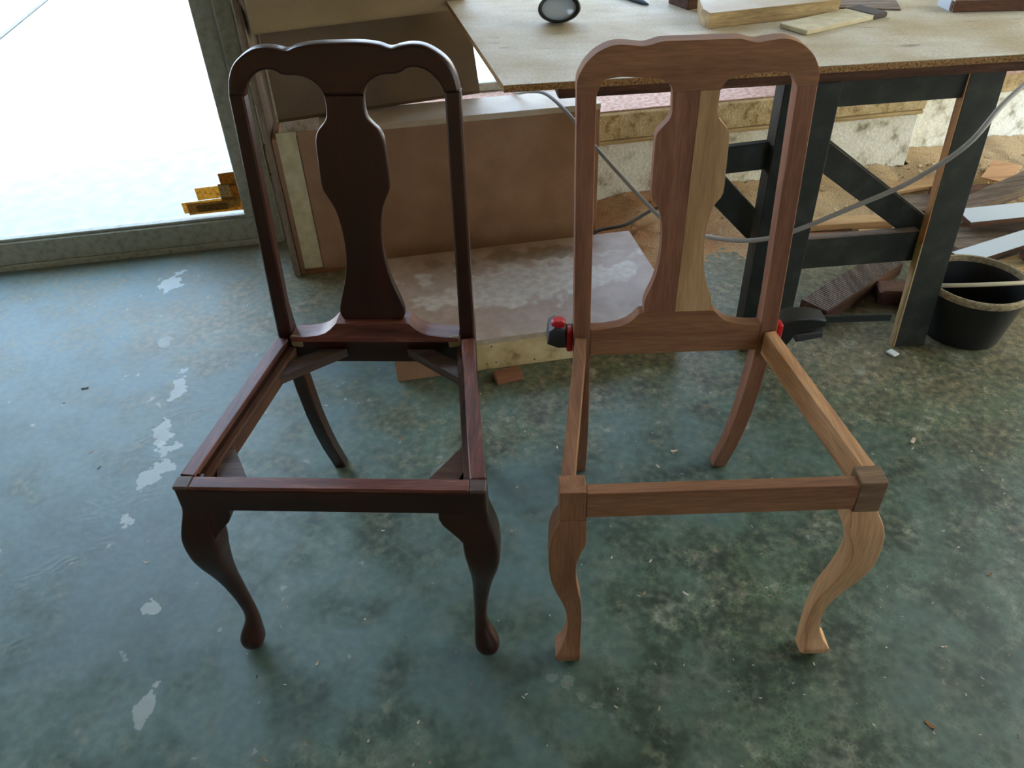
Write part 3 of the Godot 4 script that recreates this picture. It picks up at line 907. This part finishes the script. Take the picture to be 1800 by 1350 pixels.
func workbench() -> void:
	var b := thing("workbench", "workbench with a dusty chipboard top on a black painted trestle frame", "workbench", Vector3.ZERO)
	# top: a slab whose left end is slightly skewed
	var p := PackedVector2Array([Vector2(0.006, -1.628), Vector2(2.4, -1.789), Vector2(2.4, -2.56), Vector2(-0.1465, -2.395)])
	var t := Tri.new()
	t.prism(p, 0.7445, 0.7585, 0.0015, func(v: Vector3): return Vector3(v.x, v.z, v.y))
	put(t, "core_board", M.chipboard, b)
	t = Tri.new()
	t.prism(p, 0.7585, 0.7600, 0.0002, func(v: Vector3): return Vector3(v.x, v.z, v.y))
	put(t, "top_surface", M.dusty_top, b)
	put(bar(bn(0.12, 0.731, 0.045), bn(2.35, 0.731, 0.045), 0.044, 0.027), "front_batten", M.umber_x, b)
	put(bar(bn(0.12, 0.731, 0.70), bn(2.35, 0.731, 0.70), 0.044, 0.027), "rear_batten", M.umber_x, b)
	put(bx(pose(bn(0.131, 0.724, 0.11), BT), Vector3(0.022, 0.041, 0.08)), "end_block", M.orange_z, b)
	# the near trestle: two legs, rails and a slanting brace, painted; the planed inner edges are bare
	put(bar(bn(0.703, 0.0, 0.028), bn(0.700, 0.7175, 0.034), 0.072, 0.024, Vector3(0.067, 0, 1)), "trestle_leg", M.green_black, b)
	var rl := put(bar(Vector3(1.0835, 0.0, -1.712), Vector3(1.078, 0.7175, -1.762), 0.084, 0.022, Vector3(0.067, 0, 1)), "trestle_leg", M.green_black, b)
	put(bar(Vector3(1.0405, 0.0, -1.709), Vector3(1.034, 0.7175, -1.759), 0.003, 0.0235, Vector3(0.067, 0, 1), 0.0004), "bare_edge", M.orange_y, rl)
	put(bar(bn(0.665, 0.686, 0.050), bn(1.12, 0.686, 0.064), 0.018, 0.062), "top_rail", M.green_black, b)
	put(bar(bn(0.665, 0.280, 0.060), bn(1.12, 0.282, 0.060), 0.020, 0.084), "lower_rail", M.green_black, b)
	put(bar(bn(0.67, 0.3235, 0.060), bn(1.035, 0.3255, 0.060), 0.0205, 0.003, Vector3.UP, 0.0003), "bare_edge", M.grey_x, b)
	put(bar(bn(0.70, 0.570, 0.078), bn(1.085, 0.292, 0.084), 0.018, 0.066), "brace", M.green_black, b)
	put(bar(bn(0.72, 0.5905, 0.0782), bn(1.085, 0.3265, 0.0842), 0.0184, 0.002, Vector3.UP, 0.0003), "bare_edge", M.grey_x, b)
	put(bar(Vector3(1.0401, 0.0, -1.7088), Vector3(1.0375, 0.30, -1.7297), 0.0036, 0.0238, Vector3(0.067, 0, 1), 0.0004), "bare_edge", M.pine_y, rl)
	# the far trestle, half hidden behind the unfinished chair
	put(bar(bn(0.642, 0.0, 0.070), bn(0.640, 0.7175, 0.074), 0.046, 0.05, Vector3(0.067, 0, 1)), "trestle_leg", M.green_black, b)
	put(bar(bn(0.413, 0.0, 0.116), bn(0.413, 0.7175, 0.110), 0.042, 0.022, Vector3(0.067, 0, 1)), "trestle_leg", M.green_black, b)
	put(bar(bn(0.40, 0.524, 0.090), bn(0.64, 0.537, 0.090), 0.02, 0.066), "top_rail", M.green_black, b)
	put(bar(bn(0.41, 0.555, 0.135), bn(0.69, 0.27, 0.135), 0.02, 0.066), "brace", M.green_black, b)
	# rear and right hand legs
	for q in [[0.968, 0.70], [1.95, 0.70], [1.95, 0.05]]:
		put(bar(bn(q[0], 0.0, q[1]), bn(q[0], 0.7175, q[1]), 0.05, 0.03, Vector3(0.067, 0, 1)), "trestle_leg", M.green_black, b)

# ------------------------------------------------------------------ boards and boxes standing by the wall
func panels() -> void:
	# low MDF cabinet on its side against the ledge, with unpainted and cream strips on its face
	var a := thing("cabinet_carcass", "brown fibreboard cabinet standing against the ledge behind the stained chair", "cabinet", OX, ROOM)
	struct("front_panel", -0.715, 0.263, 0.0, 0.445, 0.242, 0.26, M.mdf, a, 0.001)
	struct("top_panel", -0.578, 0.263, 0.445, 0.463, 0.115, 0.262, M.dusty_board, a, 0.001)
	struct("end_panel", 0.245, 0.263, 0.0, 0.445, 0.115, 0.242, M.mdf, a, 0.001)
	struct("end_panel", -0.715, -0.697, 0.0, 0.445, 0.115, 0.242, M.mdf, a, 0.001)
	struct("filler_strip", -0.700, -0.643, 0.02, 0.463, 0.2605, 0.2625, M.cream, a, 0.0004)
	struct("filler_strip", -0.640, -0.577, 0.0, 0.463, 0.2605, 0.2645, M.mdf, a, 0.0004)
	struct("plinth_edge", -0.700, 0.263, 0.0, 0.014, 0.2605, 0.2675, M.mdf_edge, a, 0.001)
	# tall side board on edge beside it
	var sb := thing("side_board", "tall narrow fibreboard standing on edge beside the door frame", "board", rm(-0.726, 0, 0.0), ROOM)
	put(bx(pose(Vector3(0, 0.62, 0.143), 0, -0.035), Vector3(0.018, 1.24, 0.225), 0.001), "board", M.grey_y, sb)
	# taupe sheet standing on the cabinet and leaning to the window
	var sh := thing("leaning_sheet", "large taupe board leaning behind the stained chair's back", "board")
	var t := Tri.new()
	var x0 := Vector3(-0.652, 0.4642, -2.280)
	var x1 := Vector3(-0.066, 0.4642, -2.475)
	var nrm := Vector3(x1.z - x0.z, 0, -(x1.x - x0.x)).normalized()
	var rings := []
	for q in [[0.0, 0.018], [0.004, 0.004], [0.016, -0.004], [0.04, -0.002], [0.1, 0.006], [0.2, 0.022], [0.3, 0.040], [0.42, 0.062]]:
		var off: Vector3 = nrm * q[1] + Vector3.UP * q[0]
		var slide: Vector3 = (x1 - x0).normalized() * (-0.06 * q[0])
		rings.push_back(PackedVector3Array([x0 + off, x1 + off + slide, x1 + off + slide + nrm * 0.012, x0 + off + nrm * 0.012]))
	t.loft(rings, true)
	put(t, "sheet", M.taupe, sh)
	# round-nosed worktop length lying across in front of it
	var wt := thing("rolled_edge_board", "pale brown board with a rounded front edge above the taupe board", "board")
	t = Tri.new()
	rings = []
	for e in 2:
		var o: Vector3 = [Vector3(-0.668, 0.752, -2.262), Vector3(-0.105, 0.757, -2.432)][e]
		var along := Vector3(0.563, 0, -0.17).normalized()
		var outw := along.cross(Vector3.UP) * -1.0
		var r := PackedVector3Array()
		for q in [[-0.16, 0.165], [-0.08, 0.100], [-0.02, 0.052], [0.0, 0.036], [0.012, 0.023], [0.019, 0.010], [0.021, -0.004], [0.017, -0.018], [0.008, -0.028], [-0.005, -0.033], [-0.018, -0.030], [-0.030, -0.020], [-0.045, 0.0], [-0.10, 0.055], [-0.18, 0.125]]:
			r.push_back(o + outw * q[0] + Vector3.UP * q[1])
		rings.push_back(r)
	t.loft(rings, true)
	put(t, "board", M.laminate, wt)
	# low box on the floor
	var lb := thing("floor_box", "low cream and brown box lying on the floor between the chairs", "box", Vector3(0.083, 0, -1.69), 0.16)
	# local frame: x along the front, z towards the viewer
	put(bx(pose(Vector3(0.0, 0.092, -0.245)), Vector3(0.78, 0.016, 0.49), 0.0012), "top_panel", box_top(), lb)
	put(bx(pose(Vector3(0.07, 0.0425, -0.009)), Vector3(0.62, 0.083, 0.018), 0.001), "front_panel", M.cream_box, lb)
	put(bx(pose(Vector3(-0.315, 0.0425, -0.009)), Vector3(0.149, 0.083, 0.018), 0.001), "front_panel", M.mdf, lb)
	put(bx(pose(Vector3(0.381, 0.0425, -0.25)), Vector3(0.018, 0.083, 0.464), 0.001), "end_panel", M.mdf, lb)
	put(bx(pose(Vector3(-0.381, 0.0425, -0.25)), Vector3(0.018, 0.083, 0.464), 0.001), "end_panel", M.mdf, lb)
	put(bx(pose(Vector3(0.0, 0.0425, -0.481)), Vector3(0.744, 0.083, 0.018), 0.001), "back_panel", M.mdf, lb)
	for q in [[-0.135, 0.075], [-0.15, 0.02], [-0.125, 0.022], [-0.02, 0.015]]:
		t = Tri.new()
		t.lathe([Vector2(0.0001, 0.0), Vector2(0.0022, 0.0), Vector2(0.0022, 0.0006), Vector2(0.0001, 0.0006)], pose(Vector3(q[0], q[1], 0.0), 0, PI / 2), 10)
		put(t, "screw_hole", M.black_plastic, lb)

func box_top() -> StandardMaterial3D:
	# brown board with a ragged spill of pale dust in the middle
	var w := 512
	var h := 320
	var f := FastNoiseLite.new()
	f.seed = 91
	f.frequency = 0.012
	f.fractal_octaves = 5
	var d := PackedByteArray()
	d.resize(w * h * 3)
	for y in h:
		for x in w:
			var u := x / float(w)
			var v := y / float(h)
			var n := f.get_noise_2d(x, y)
			var m := f.get_noise_2d(x * 4.0 + 900, y * 4.0)
			var col := Color8(150, 122, 98).lerp(Color8(168, 144, 124), clampf(0.5 + n + m * 0.4, 0, 1))
			var e := Vector2((u - 0.52) / 0.40, (v - 0.46) / 0.24).length() + n * 0.8
			col = col.lerp(Color8(205, 197, 182), smoothstep(1.15, 0.80, e) * (0.7 + m * 0.4))
			var st := Vector2((u - 0.5) / 0.3, (v - 0.14) / 0.1).length() + n * 1.2
			col = col.lerp(Color8(112, 90, 62), smoothstep(1.0, 0.4, st) * 0.6)
			var i := (y * w + x) * 3
			d[i] = int(clampf(col.r, 0, 1) * 255)
			d[i + 1] = int(clampf(col.g, 0, 1) * 255)
			d[i + 2] = int(clampf(col.b, 0, 1) * 255)
	var m2 := std(Color.WHITE, 0.5, ImageTexture.create_from_image(Image.create_from_data(w, h, false, Image.FORMAT_RGB8, d)), Vector3(1.0 / 0.78, 1.0, 1.0 / 0.49), Vector3(0.5, 0.5, 0.0))
	return m2

# ------------------------------------------------------------------ things on the floor
func floor_things() -> void:
	var oc := put(bx(pose(Vector3(-0.010, 0.0095, -1.628), 0.28), Vector3(0.072, 0.019, 0.042), 0.0015), "wood_offcut", M.red_x)
	tag(oc, "small reddish wood offcut lying in front of the low box", "offcut")
	# bucket
	var b := thing("bucket", "black plastic bucket with a cream rim beside the workbench leg", "bucket", Vector3(1.252, 0, -1.768))
	var t := Tri.new()
	t.lathe([Vector2(0.0001, 0.0), Vector2(0.096, 0.0), Vector2(0.100, 0.003), Vector2(0.126, 0.148), Vector2(0.1235, 0.148), Vector2(0.097, 0.008), Vector2(0.0001, 0.006)], Transform3D(), 48)
	put(t, "body", M.black_plastic, b)
	t = Tri.new()
	t.lathe([Vector2(0.1262, 0.146), Vector2(0.131, 0.147), Vector2(0.1325, 0.152), Vector2(0.132, 0.163), Vector2(0.129, 0.166), Vector2(0.1242, 0.165), Vector2(0.1236, 0.148), Vector2(0.1262, 0.146)], Transform3D(), 48)
	put(t, "rim", M.bucket_rim, b)
	var hp := []
	for k in 13:
		var a := lerpf(PI * 0.97, PI * 0.03, k / 12.0)
		hp.push_back(Vector3(cos(a) * 0.134, 0.158 + 0.022 * sin(a) , 0.012 + sin(a) * 0.042))
	t = Tri.new()
	t.tube(smooth3(hp, 2), 0.0058, 8)
	put(t, "handle", M.handle, b)
	var pl := put(bx(pose(Vector3(1.025, 0.004, -1.668), 0.5, 0.0, 0.0), Vector3(0.022, 0.006, 0.026), 0.002), "plaster_crumb", M.plaster)
	tag(pl, "pale crumb of plaster at the foot of the workbench leg", "crumb")

# ------------------------------------------------------------------ things on the bench
func bench_things() -> void:
	var y := 0.7602
	# oval goggles, lens towards the viewer
	var k := thing("safety_goggles", "oval black rimmed goggles with a shiny pale blue lens on the workbench", "goggles", Vector3(0.152, y, -2.075))
	var r := 0.052
	var face := Transform3D(Basis(Vector3.UP, 0.05) * Basis(Vector3.RIGHT, PI / 2 - 0.30) * Basis.from_scale(Vector3(1, 1, 0.62)), Vector3(0, 0.0385, 0))
	var t := Tri.new()
	t.lathe([Vector2(r * 0.72, -0.045), Vector2(r * 0.86, -0.044), Vector2(r - 0.002, -0.034), Vector2(r, -0.006), Vector2(r - 0.002, 0.0), Vector2(r - 0.006, 0.0), Vector2(r - 0.006, -0.034), Vector2(r * 0.72, -0.045)], face, 40)
	put(t, "body", M.tin, k)
	t = Tri.new()
	t.lathe([Vector2(r - 0.009, -0.002), Vector2(r - 0.007, 0.004), Vector2(r - 0.003, 0.005), Vector2(r + 0.0006, 0.002), Vector2(r + 0.0006, -0.009), Vector2(r - 0.004, -0.009), Vector2(r - 0.009, -0.014), Vector2(r - 0.009, -0.002)], face, 40)
	put(t, "rim", M.black_plastic, k)
	t = Tri.new()
	t.lathe([Vector2(0.0001, -0.009), Vector2(r * 0.5, -0.010), Vector2(r - 0.008, -0.013), Vector2(r - 0.008, -0.015), Vector2(0.0001, -0.012)], face, 40)
	put(t, "lens", M.tin_face, k)
	# pencil-like blue tool
	var bt := thing("hand_tool", "dark blue hand tool lying at the back of the workbench", "tool")
	t = Tri.new()
	var a := Vector3(0.330, y + 0.009, -2.36)
	var e := Vector3(0.400, y + 0.004, -2.222)
	var dir := (e - a).normalized()
	var bs := Basis(dir.cross(Vector3.UP).normalized(), dir, dir.cross(Vector3.UP).normalized().cross(dir))
	t.lathe([Vector2(0.0001, -0.10), Vector2(0.008, -0.10), Vector2(0.009, -0.09), Vector2(0.009, 0.10), Vector2(0.007, 0.125), Vector2(0.002, 0.150), Vector2(0.0001, 0.152)], Transform3D(bs, a), 16)
	put(t, "shaft", M.blue_tool, bt)
	# timbers
	var w1 := thing("timber_block", "pale square timber block with one end sawn at an angle", "timber")
	t = Tri.new()
	t.prism(PackedVector2Array([Vector2(0.503, -1.985), Vector2(0.845, -2.072), Vector2(0.868, -2.165), Vector2(0.512, -2.16), Vector2(0.495, -2.03)]), y, y + 0.034, 0.0015, func(v: Vector3): return Vector3(v.x, v.z, v.y))
	put(t, "block", M.pine_x, w1)
	t = Tri.new()
	t.prism(PackedVector2Array([Vector2(0.504, -1.987), Vector2(0.844, -2.073), Vector2(0.866, -2.164), Vector2(0.513, -2.159), Vector2(0.497, -2.031)]), y + 0.034, y + 0.0352, 0.0003, func(v: Vector3): return Vector3(v.x, v.z, v.y))
	put(t, "sawn_face", M.dusty_board, w1)
	var w2 := put(bx(pose(Vector3(0.505, y + 0.0165, -2.225), 0.4), Vector3(0.07, 0.033, 0.09), 0.0015), "timber_block", M.umber_x)
	tag(w2, "small dark brown timber block at the back of the workbench", "timber")
	var w3 := thing("timber_block", "dark timber bar with a pale end at the right of the workbench", "timber")
	put(bar(Vector3(1.118, y + 0.0135, -2.085), Vector3(1.55, y + 0.0135, -2.06), 0.07, 0.026), "bar", M.umber_x, w3)
	put(bx(pose(Vector3(1.117, y + 0.0135, -2.085), 0.06), Vector3(0.003, 0.0262, 0.0702), 0.0004), "pale_end", M.melamine, w3)
	# sanding strip: thin pale board wrapped with abrasive at one end
	var ss := thing("sanding_board", "thin pale board with dark abrasive wrapped round its end", "sanding board")
	put(bar(Vector3(0.690, y + 0.006, -1.935), Vector3(0.905, y + 0.006, -2.055), 0.085, 0.011), "board", M.cream, ss)
	put(bar(Vector3(0.885, y + 0.0065, -2.044), Vector3(0.930, y + 0.0065, -2.069), 0.088, 0.0135, Vector3.UP, 0.003), "abrasive_wrap", M.abrasive, ss)
	var flat := put(bar(Vector3(0.80, y + 0.002, -2.19), Vector3(1.02, y + 0.002, -2.13), 0.09, 0.004), "thin_board", M.grey_x)
	tag(flat, "thin grey board behind the sanding board on the workbench", "board")

# ------------------------------------------------------------------ scrap wood under and beside the bench
func offcuts() -> void:
	var list := [
		["plank", "long pale batten under the workbench behind its lower rail", Vector3(0.90, 0.034, -2.34), Vector3(1.29, 0.030, -2.365), 0.055, 0.03, "pale_x"],
		["plank", "dark brown plank under the pale batten below the workbench", Vector3(0.86, 0.014, -2.285), Vector3(1.15, 0.014, -2.30), 0.06, 0.026, "umber_x"],
		["plank", "short cream offcut lying beside the dark plank under the workbench", Vector3(1.165, 0.016, -2.29), Vector3(1.34, 0.016, -2.285), 0.05, 0.03, "pale_x"],
		["plank", "thin reddish strip lying on the dark plank under the workbench", Vector3(0.92, 0.031, -2.282), Vector3(1.24, 0.031, -2.272), 0.035, 0.008, "red_x"],
		["plank", "cream board lying on the sawdust near the end of the ledge", Vector3(1.38, 0.040, -2.585), Vector3(1.62, 0.042, -2.645), 0.07, 0.012, "pale_x"],
		["plank", "grey brown board lying flat on the floor right of the brace", Vector3(1.30, 0.026, -2.475), Vector3(1.66, 0.030, -2.50), 0.12, 0.012, "grey_x"],
		["card", "square piece of pale card lying on the sawdust", Vector3(1.757, 0.050, -2.600), Vector3(1.872, 0.056, -2.735), 0.095, 0.004, "honey_x"],
		["plank", "dark plank end under the square pale card", Vector3(1.50, 0.045, -2.52), Vector3(1.76, 0.052, -2.51), 0.07, 0.03, "umber_x"],
		["plank", "grey weathered beam leaning across the scrap pile", Vector3(1.40, 0.075, -2.27), Vector3(2.05, 0.175, -2.55), 0.075, 0.035, "grey_x"],
		["melamine_strip", "upper white laminated strip with a brown edge on the scrap pile", Vector3(1.43, 0.1165, -2.20), Vector3(2.0, 0.150, -2.215), 0.09, 0.016, "melamine"],
		["melamine_strip", "lower white laminated strip pointing towards the bucket", Vector3(1.325, 0.095, -1.985), Vector3(1.78, 0.115, -2.155), 0.066, 0.016, "melamine"],
		["plank", "olive brown batten under the lower white strip", Vector3(1.36, 0.070, -1.935), Vector3(1.80, 0.085, -2.085), 0.05, 0.03, "pine_x"],
		["plank", "reddish brown board at the bottom of the scrap pile", Vector3(1.42, 0.030, -1.93), Vector3(1.90, 0.035, -2.05), 0.16, 0.05, "red_x"],
		["plank", "short brown block on the edge of the scrap pile", Vector3(1.50, 0.112, -1.960), Vector3(1.64, 0.112, -1.985), 0.05, 0.03, "umber_x"],
		["plank", "wide grey board under the white strips", Vector3(1.36, 0.072, -2.125), Vector3(1.95, 0.076, -2.195), 0.14, 0.02, "grey_x"],
	]
	for q in list:
		if q[0] == "melamine_strip":
			# white facing over a brown core
			var ms := thing("melamine_strip", q[1], "board", Vector3.ZERO, 0.0, "scrap wood beside the workbench")
			put(bar(q[2], q[3], q[4], q[5], Vector3.UP, 0.0008), "core", M.umber_x, ms)
			var lift: Vector3 = Vector3.UP * (q[5] * 0.5 + 0.0008)
			put(bar(q[2] + lift, q[3] + lift, q[4] + 0.0004, 0.0016, Vector3.UP, 0.0003), "white_facing", M.melamine, ms)
			continue
		var o := put(bar(q[2], q[3], q[4], q[5], Vector3.UP, 0.0012), q[0], M[q[6]])
		tag(o, q[1], "board" if q[0] != "card" else "card", "scrap wood beside the workbench")
	var sup := put(bx(pose(Vector3(1.62, 0.02, -2.33), 0.2), Vector3(0.5, 0.04, 0.16)), "plank", M.umber_x)
	tag(sup, "dark thick board carrying the scrap pile", "board", "scrap wood beside the workbench")
	var stick := put(bar(Vector3(1.62, 0.02, -2.66), Vector3(1.665, 0.20, -2.735), 0.03, 0.012), "stick", M.umber_x)
	tag(stick, "dark stick propped in the sawdust behind the bench leg", "stick")
	# rough-sawn beam with saw marks across it, lying under the bench
	var rb := thing("sawn_beam", "grey brown rough sawn beam with cross saw marks under the workbench", "beam")
	var a := Vector3(0.862, 0.026, -1.845)
	var c := Vector3(1.175, 0.032, -2.085)
	put(bar(a, c, 0.085, 0.044), "beam", M.umber_x, rb)
	var d := (c - a).normalized()
	var up := Vector3.UP
	var side := d.cross(up).normalized()
	var L := (c - a).length()
	var t := Tri.new()
	for k in 44:
		var p := a + d * (L * (k + 0.5) / 44.0) + Vector3.UP * 0.0226
		t.box(Transform3D(Basis(d, up, side), p), Vector3(L / 44.0 * 0.32, 0.0014, 0.0415), 0.0004)
	var marks := put(t, "saw_marks", M.grey_z, rb)
	marks.set_meta("kind", "stuff")
	var blk := put(bx(pose(Vector3(1.16, 0.024, -1.925), -0.15), Vector3(0.16, 0.048, 0.07), 0.006), "wood_block", M.umber_x)
	tag(blk, "rounded brown wood block on the floor beside the sawn beam", "block")

# ------------------------------------------------------------------ cables
func cables() -> void:
	var t := Tri.new()
	t.tube(smooth3([Vector3(0.03, 0.4685, -2.50), Vector3(0.052, 0.474, -2.45), Vector3(0.085, 0.50, -2.38), Vector3(0.132, 0.517, -2.30), Vector3(0.19, 0.490, -2.20), Vector3(0.262, 0.426, -2.10), Vector3(0.395, 0.330, -1.90), Vector3(0.44, 0.325, -1.81), Vector3(0.49, 0.348, -1.72), Vector3(0.535, 0.378, -1.64), Vector3(0.582, 0.410, -1.58), Vector3(0.643, 0.446, -1.55), Vector3(0.74, 0.508, -1.525), Vector3(0.837, 0.574, -1.50), Vector3(0.901, 0.677, -1.46) * 0.5 + Vector3(0.925, 0.640, -1.49) * 0.5, Vector3(0.985, 0.72, -1.52), Vector3(1.09, 0.765, -1.60), Vector3(1.2, 0.767, -1.75), Vector3(1.35, 0.767, -1.85)], 6), 0.0054, 10)
	tag(put(t, "power_cable", M.cable_grey), "grey cable sagging from the cabinet across the workbench legs", "cable")
	t = Tri.new()
	t.tube(smooth3([Vector3(0.24, 0.02, -2.30), Vector3(0.305, 0.045, -2.345), Vector3(0.40, 0.05, -2.372), Vector3(0.512, 0.06, -2.46), Vector3(0.62, 0.07, -2.50)], 6), 0.0055, 10)
	tag(put(t, "black_cable", M.cable_black), "short black cable lying on the brown sawdust", "cable")

# ------------------------------------------------------------------ sawdust, shavings, chips
func litter() -> void:
	# heap of sawdust along the foot of the wall
	var f := FastNoiseLite.new()
	f.seed = 5
	f.frequency = 2.2
	f.fractal_octaves = 4
	var g := FastNoiseLite.new()
	g.seed = 6
	g.frequency = 26.0
	var st := SurfaceTool.new()
	st.begin(Mesh.PRIMITIVE_TRIANGLES)
	var nx := 190
	var nz := 64
	var hgt := func(s: float, u: float) -> float:
		var edge := 0.46 + 0.10 * f.get_noise_2d(s, 3.0)
		var h := (1.0 - u / edge) * (0.036 + 0.022 * f.get_noise_2d(s * 1.4, 9.0))
		h += 0.006 * g.get_noise_2d(s, u) + 0.007 * f.get_noise_2d(s * 3.0, u * 3.0)
		return h * smoothstep(0.25, 0.42, s)
	for i in nx:
		for j in nz:
			var s0 := 0.25 + 2.42 * i / nx
			var s1 := 0.25 + 2.42 * (i + 1) / nx
			var foot := 0.004 if s0 < 1.555 else -0.105
			var u0 := maxf(-0.12 + 0.72 * j / nz, foot)
			var u1 := maxf(-0.12 + 0.72 * (j + 1) / nz, foot)
			if u1 <= u0: continue
			var c := [[s0, u0], [s1, u0], [s1, u1], [s0, u1]]
			var hs := []
			for q in c: hs.push_back(hgt.call(q[0], q[1]))
			if hs.max() < -0.002: continue
			for k in [0, 1, 2, 0, 2, 3]:
				var warm := clampf((1.0 - c[k][0]) * 1.3 + f.get_noise_2d(c[k][0] * 2.0, c[k][1] * 2.0) * 0.6, 0, 1)
				st.set_color(Color(0.80, 0.68, 0.49).lerp(Color(0.50, 0.26, 0.12), warm))
				st.set_smooth_group(0)
				st.add_vertex(rm(c[k][0], maxf(hs[k], -0.004) , c[k][1]))
	st.index()
	st.generate_normals()
	var o := MeshInstance3D.new()
	o.name = "sawdust_heap"
	o.mesh = st.commit()
	o.material_override = M.sawdust
	add_child(o)
	tag(o, "heap of sawdust along the foot of the plastered wall", "sawdust", "", "stuff")
	# curled shaving used for all loose litter
	var t := Tri.new()
	var rings := []
	for k in 5:
		var a := -0.9 + 1.8 * k / 4.0
		var w := 0.5 - 0.12 * absf(a)
		rings.push_back(PackedVector3Array([Vector3(a * 0.55, 0.25 * a * a, -w * 0.5), Vector3(a * 0.55, 0.25 * a * a, w * 0.5), Vector3(a * 0.55, 0.25 * a * a + 0.06, w * 0.5), Vector3(a * 0.55, 0.25 * a * a + 0.06, -w * 0.5)]))
	t.loft(rings, true)
	var shaving := mesh_of(t, 30.0)
	# shavings on the heap
	var places := []
	var cols := []
	for i in 900:
		var s := rng.randf_range(0.4, 2.7)
		var u := rng.randf_range(0.0, 0.45)
		var h: float = hgt.call(s, u)
		if h < 0.003: continue
		var sz := rng.randf_range(0.006, 0.02)
		places.push_back(Transform3D(Basis.from_euler(Vector3(rng.randf_range(-0.6, 0.6), rng.randf() * TAU, rng.randf_range(-0.5, 0.5))) * Basis.from_scale(Vector3(sz, sz, sz * rng.randf_range(0.5, 1.2))), rm(s, h + 0.001, u)))
		var warm := clampf((1.0 - s) * 1.3, 0, 1)
		cols.push_back(Color(0.68, 0.56, 0.38).lerp(Color(0.5, 0.26, 0.12), warm) * rng.randf_range(0.7, 1.15))
	scatter("wood_shavings", "pale curled wood shavings on the sawdust heap", shaving, places, cols)
	# crumbs and chips trodden over the floor
	places = []
	cols = []
	for i in 1700:
		var x := rng.randf_range(-1.5, 1.6)
		var z := -rng.randf_range(0.55, 2.2)
		var dens := clampf(0.22 + 0.3 * (x + 0.6), 0.10, 0.9)
		if x < -0.55: dens = 0.10
		if rng.randf() > dens: continue
		var sz := rng.randf_range(0.0016, 0.0062) * (1.0 if rng.randf() < 0.93 else 1.6)
		places.push_back(Transform3D(Basis.from_euler(Vector3(0, rng.randf() * TAU, 0)) * Basis.from_scale(Vector3(sz * rng.randf_range(0.8, 1.6), sz * 0.6, sz * rng.randf_range(0.6, 1.3))), Vector3(x, 0.0, z)))
		var pick := rng.randf()
		cols.push_back((Color(0.62, 0.56, 0.48) if pick < 0.6 else Color(0.4, 0.25, 0.15) if pick < 0.88 else Color(0.06, 0.055, 0.05)) * rng.randf_range(0.6, 1.1))
	scatter("floor_crumbs", "fine wood crumbs and chips scattered over the green floor", shaving, places, cols)
	# the larger chips, one by one
	for q in [["wood_chip", "dark splinter on the bare floor left of the stained chair", -1.141, -1.652, 0.018, "chip_dark", 0.3],
			["wood_chip", "reddish chip on the floor inside the stained chair's frame", -0.274, -1.408, 0.010, "chip_brown", 1.0],
			["wood_chip", "orange chip on the floor behind the unfinished chair's frame", 0.482, -1.481, 0.009, "chip_brown", 0.2],
			["wood_chip", "curled brown leaf-like shaving in the lower right of the floor", 0.675, -0.647, 0.017, "chip_brown", 2.2],
			["wood_chip", "pale shaving between the unfinished chair's front legs", 0.190, -1.021, 0.008, "chip_pale", 1.2],
			["wood_chip", "long pale shaving near the unfinished chair's rear leg", 0.374, -1.326, 0.016, "chip_pale", 0.1],
			["wood_chip", "long grey shaving right of the unfinished chair", 0.937, -1.329, 0.022, "chip_pale", 0.9],
			["wood_chip", "pale ragged chip in front of the stained chair's left foot", -0.375, -0.806, 0.010, "chip_pale", 1.4],
			["wood_chip", "brown chip near the right edge of the floor", 0.924, -0.944, 0.009, "chip_brown", 0.5]]:
		var o2 := MeshInstance3D.new()
		o2.name = numbered(q[0])
		o2.mesh = shaving
		o2.material_override = M[q[5]]
		add_child(o2)
		o2.transform = Transform3D(Basis(Vector3.UP, q[6]) * Basis.from_scale(Vector3(q[4], q[4] * 0.6, q[4] * 0.8)), Vector3(q[2], 0.0, q[3]))
		tag(o2, q[1], "wood chip")

func scatter(called: String, label: String, mesh: Mesh, places: Array, cols: Array) -> void:
	var mm := MultiMesh.new()
	mm.transform_format = MultiMesh.TRANSFORM_3D
	mm.use_colors = true
	mm.mesh = mesh
	mm.instance_count = places.size()
	for i in places.size():
		mm.set_instance_transform(i, places[i])
		var c: Color = cols[i]
		c.a = 1.0
		mm.set_instance_color(i, c)
	var o := MultiMeshInstance3D.new()
	o.name = called
	o.multimesh = mm
	o.material_override = M.chip
	add_child(o)
	tag(o, label, "wood litter", "", "stuff")
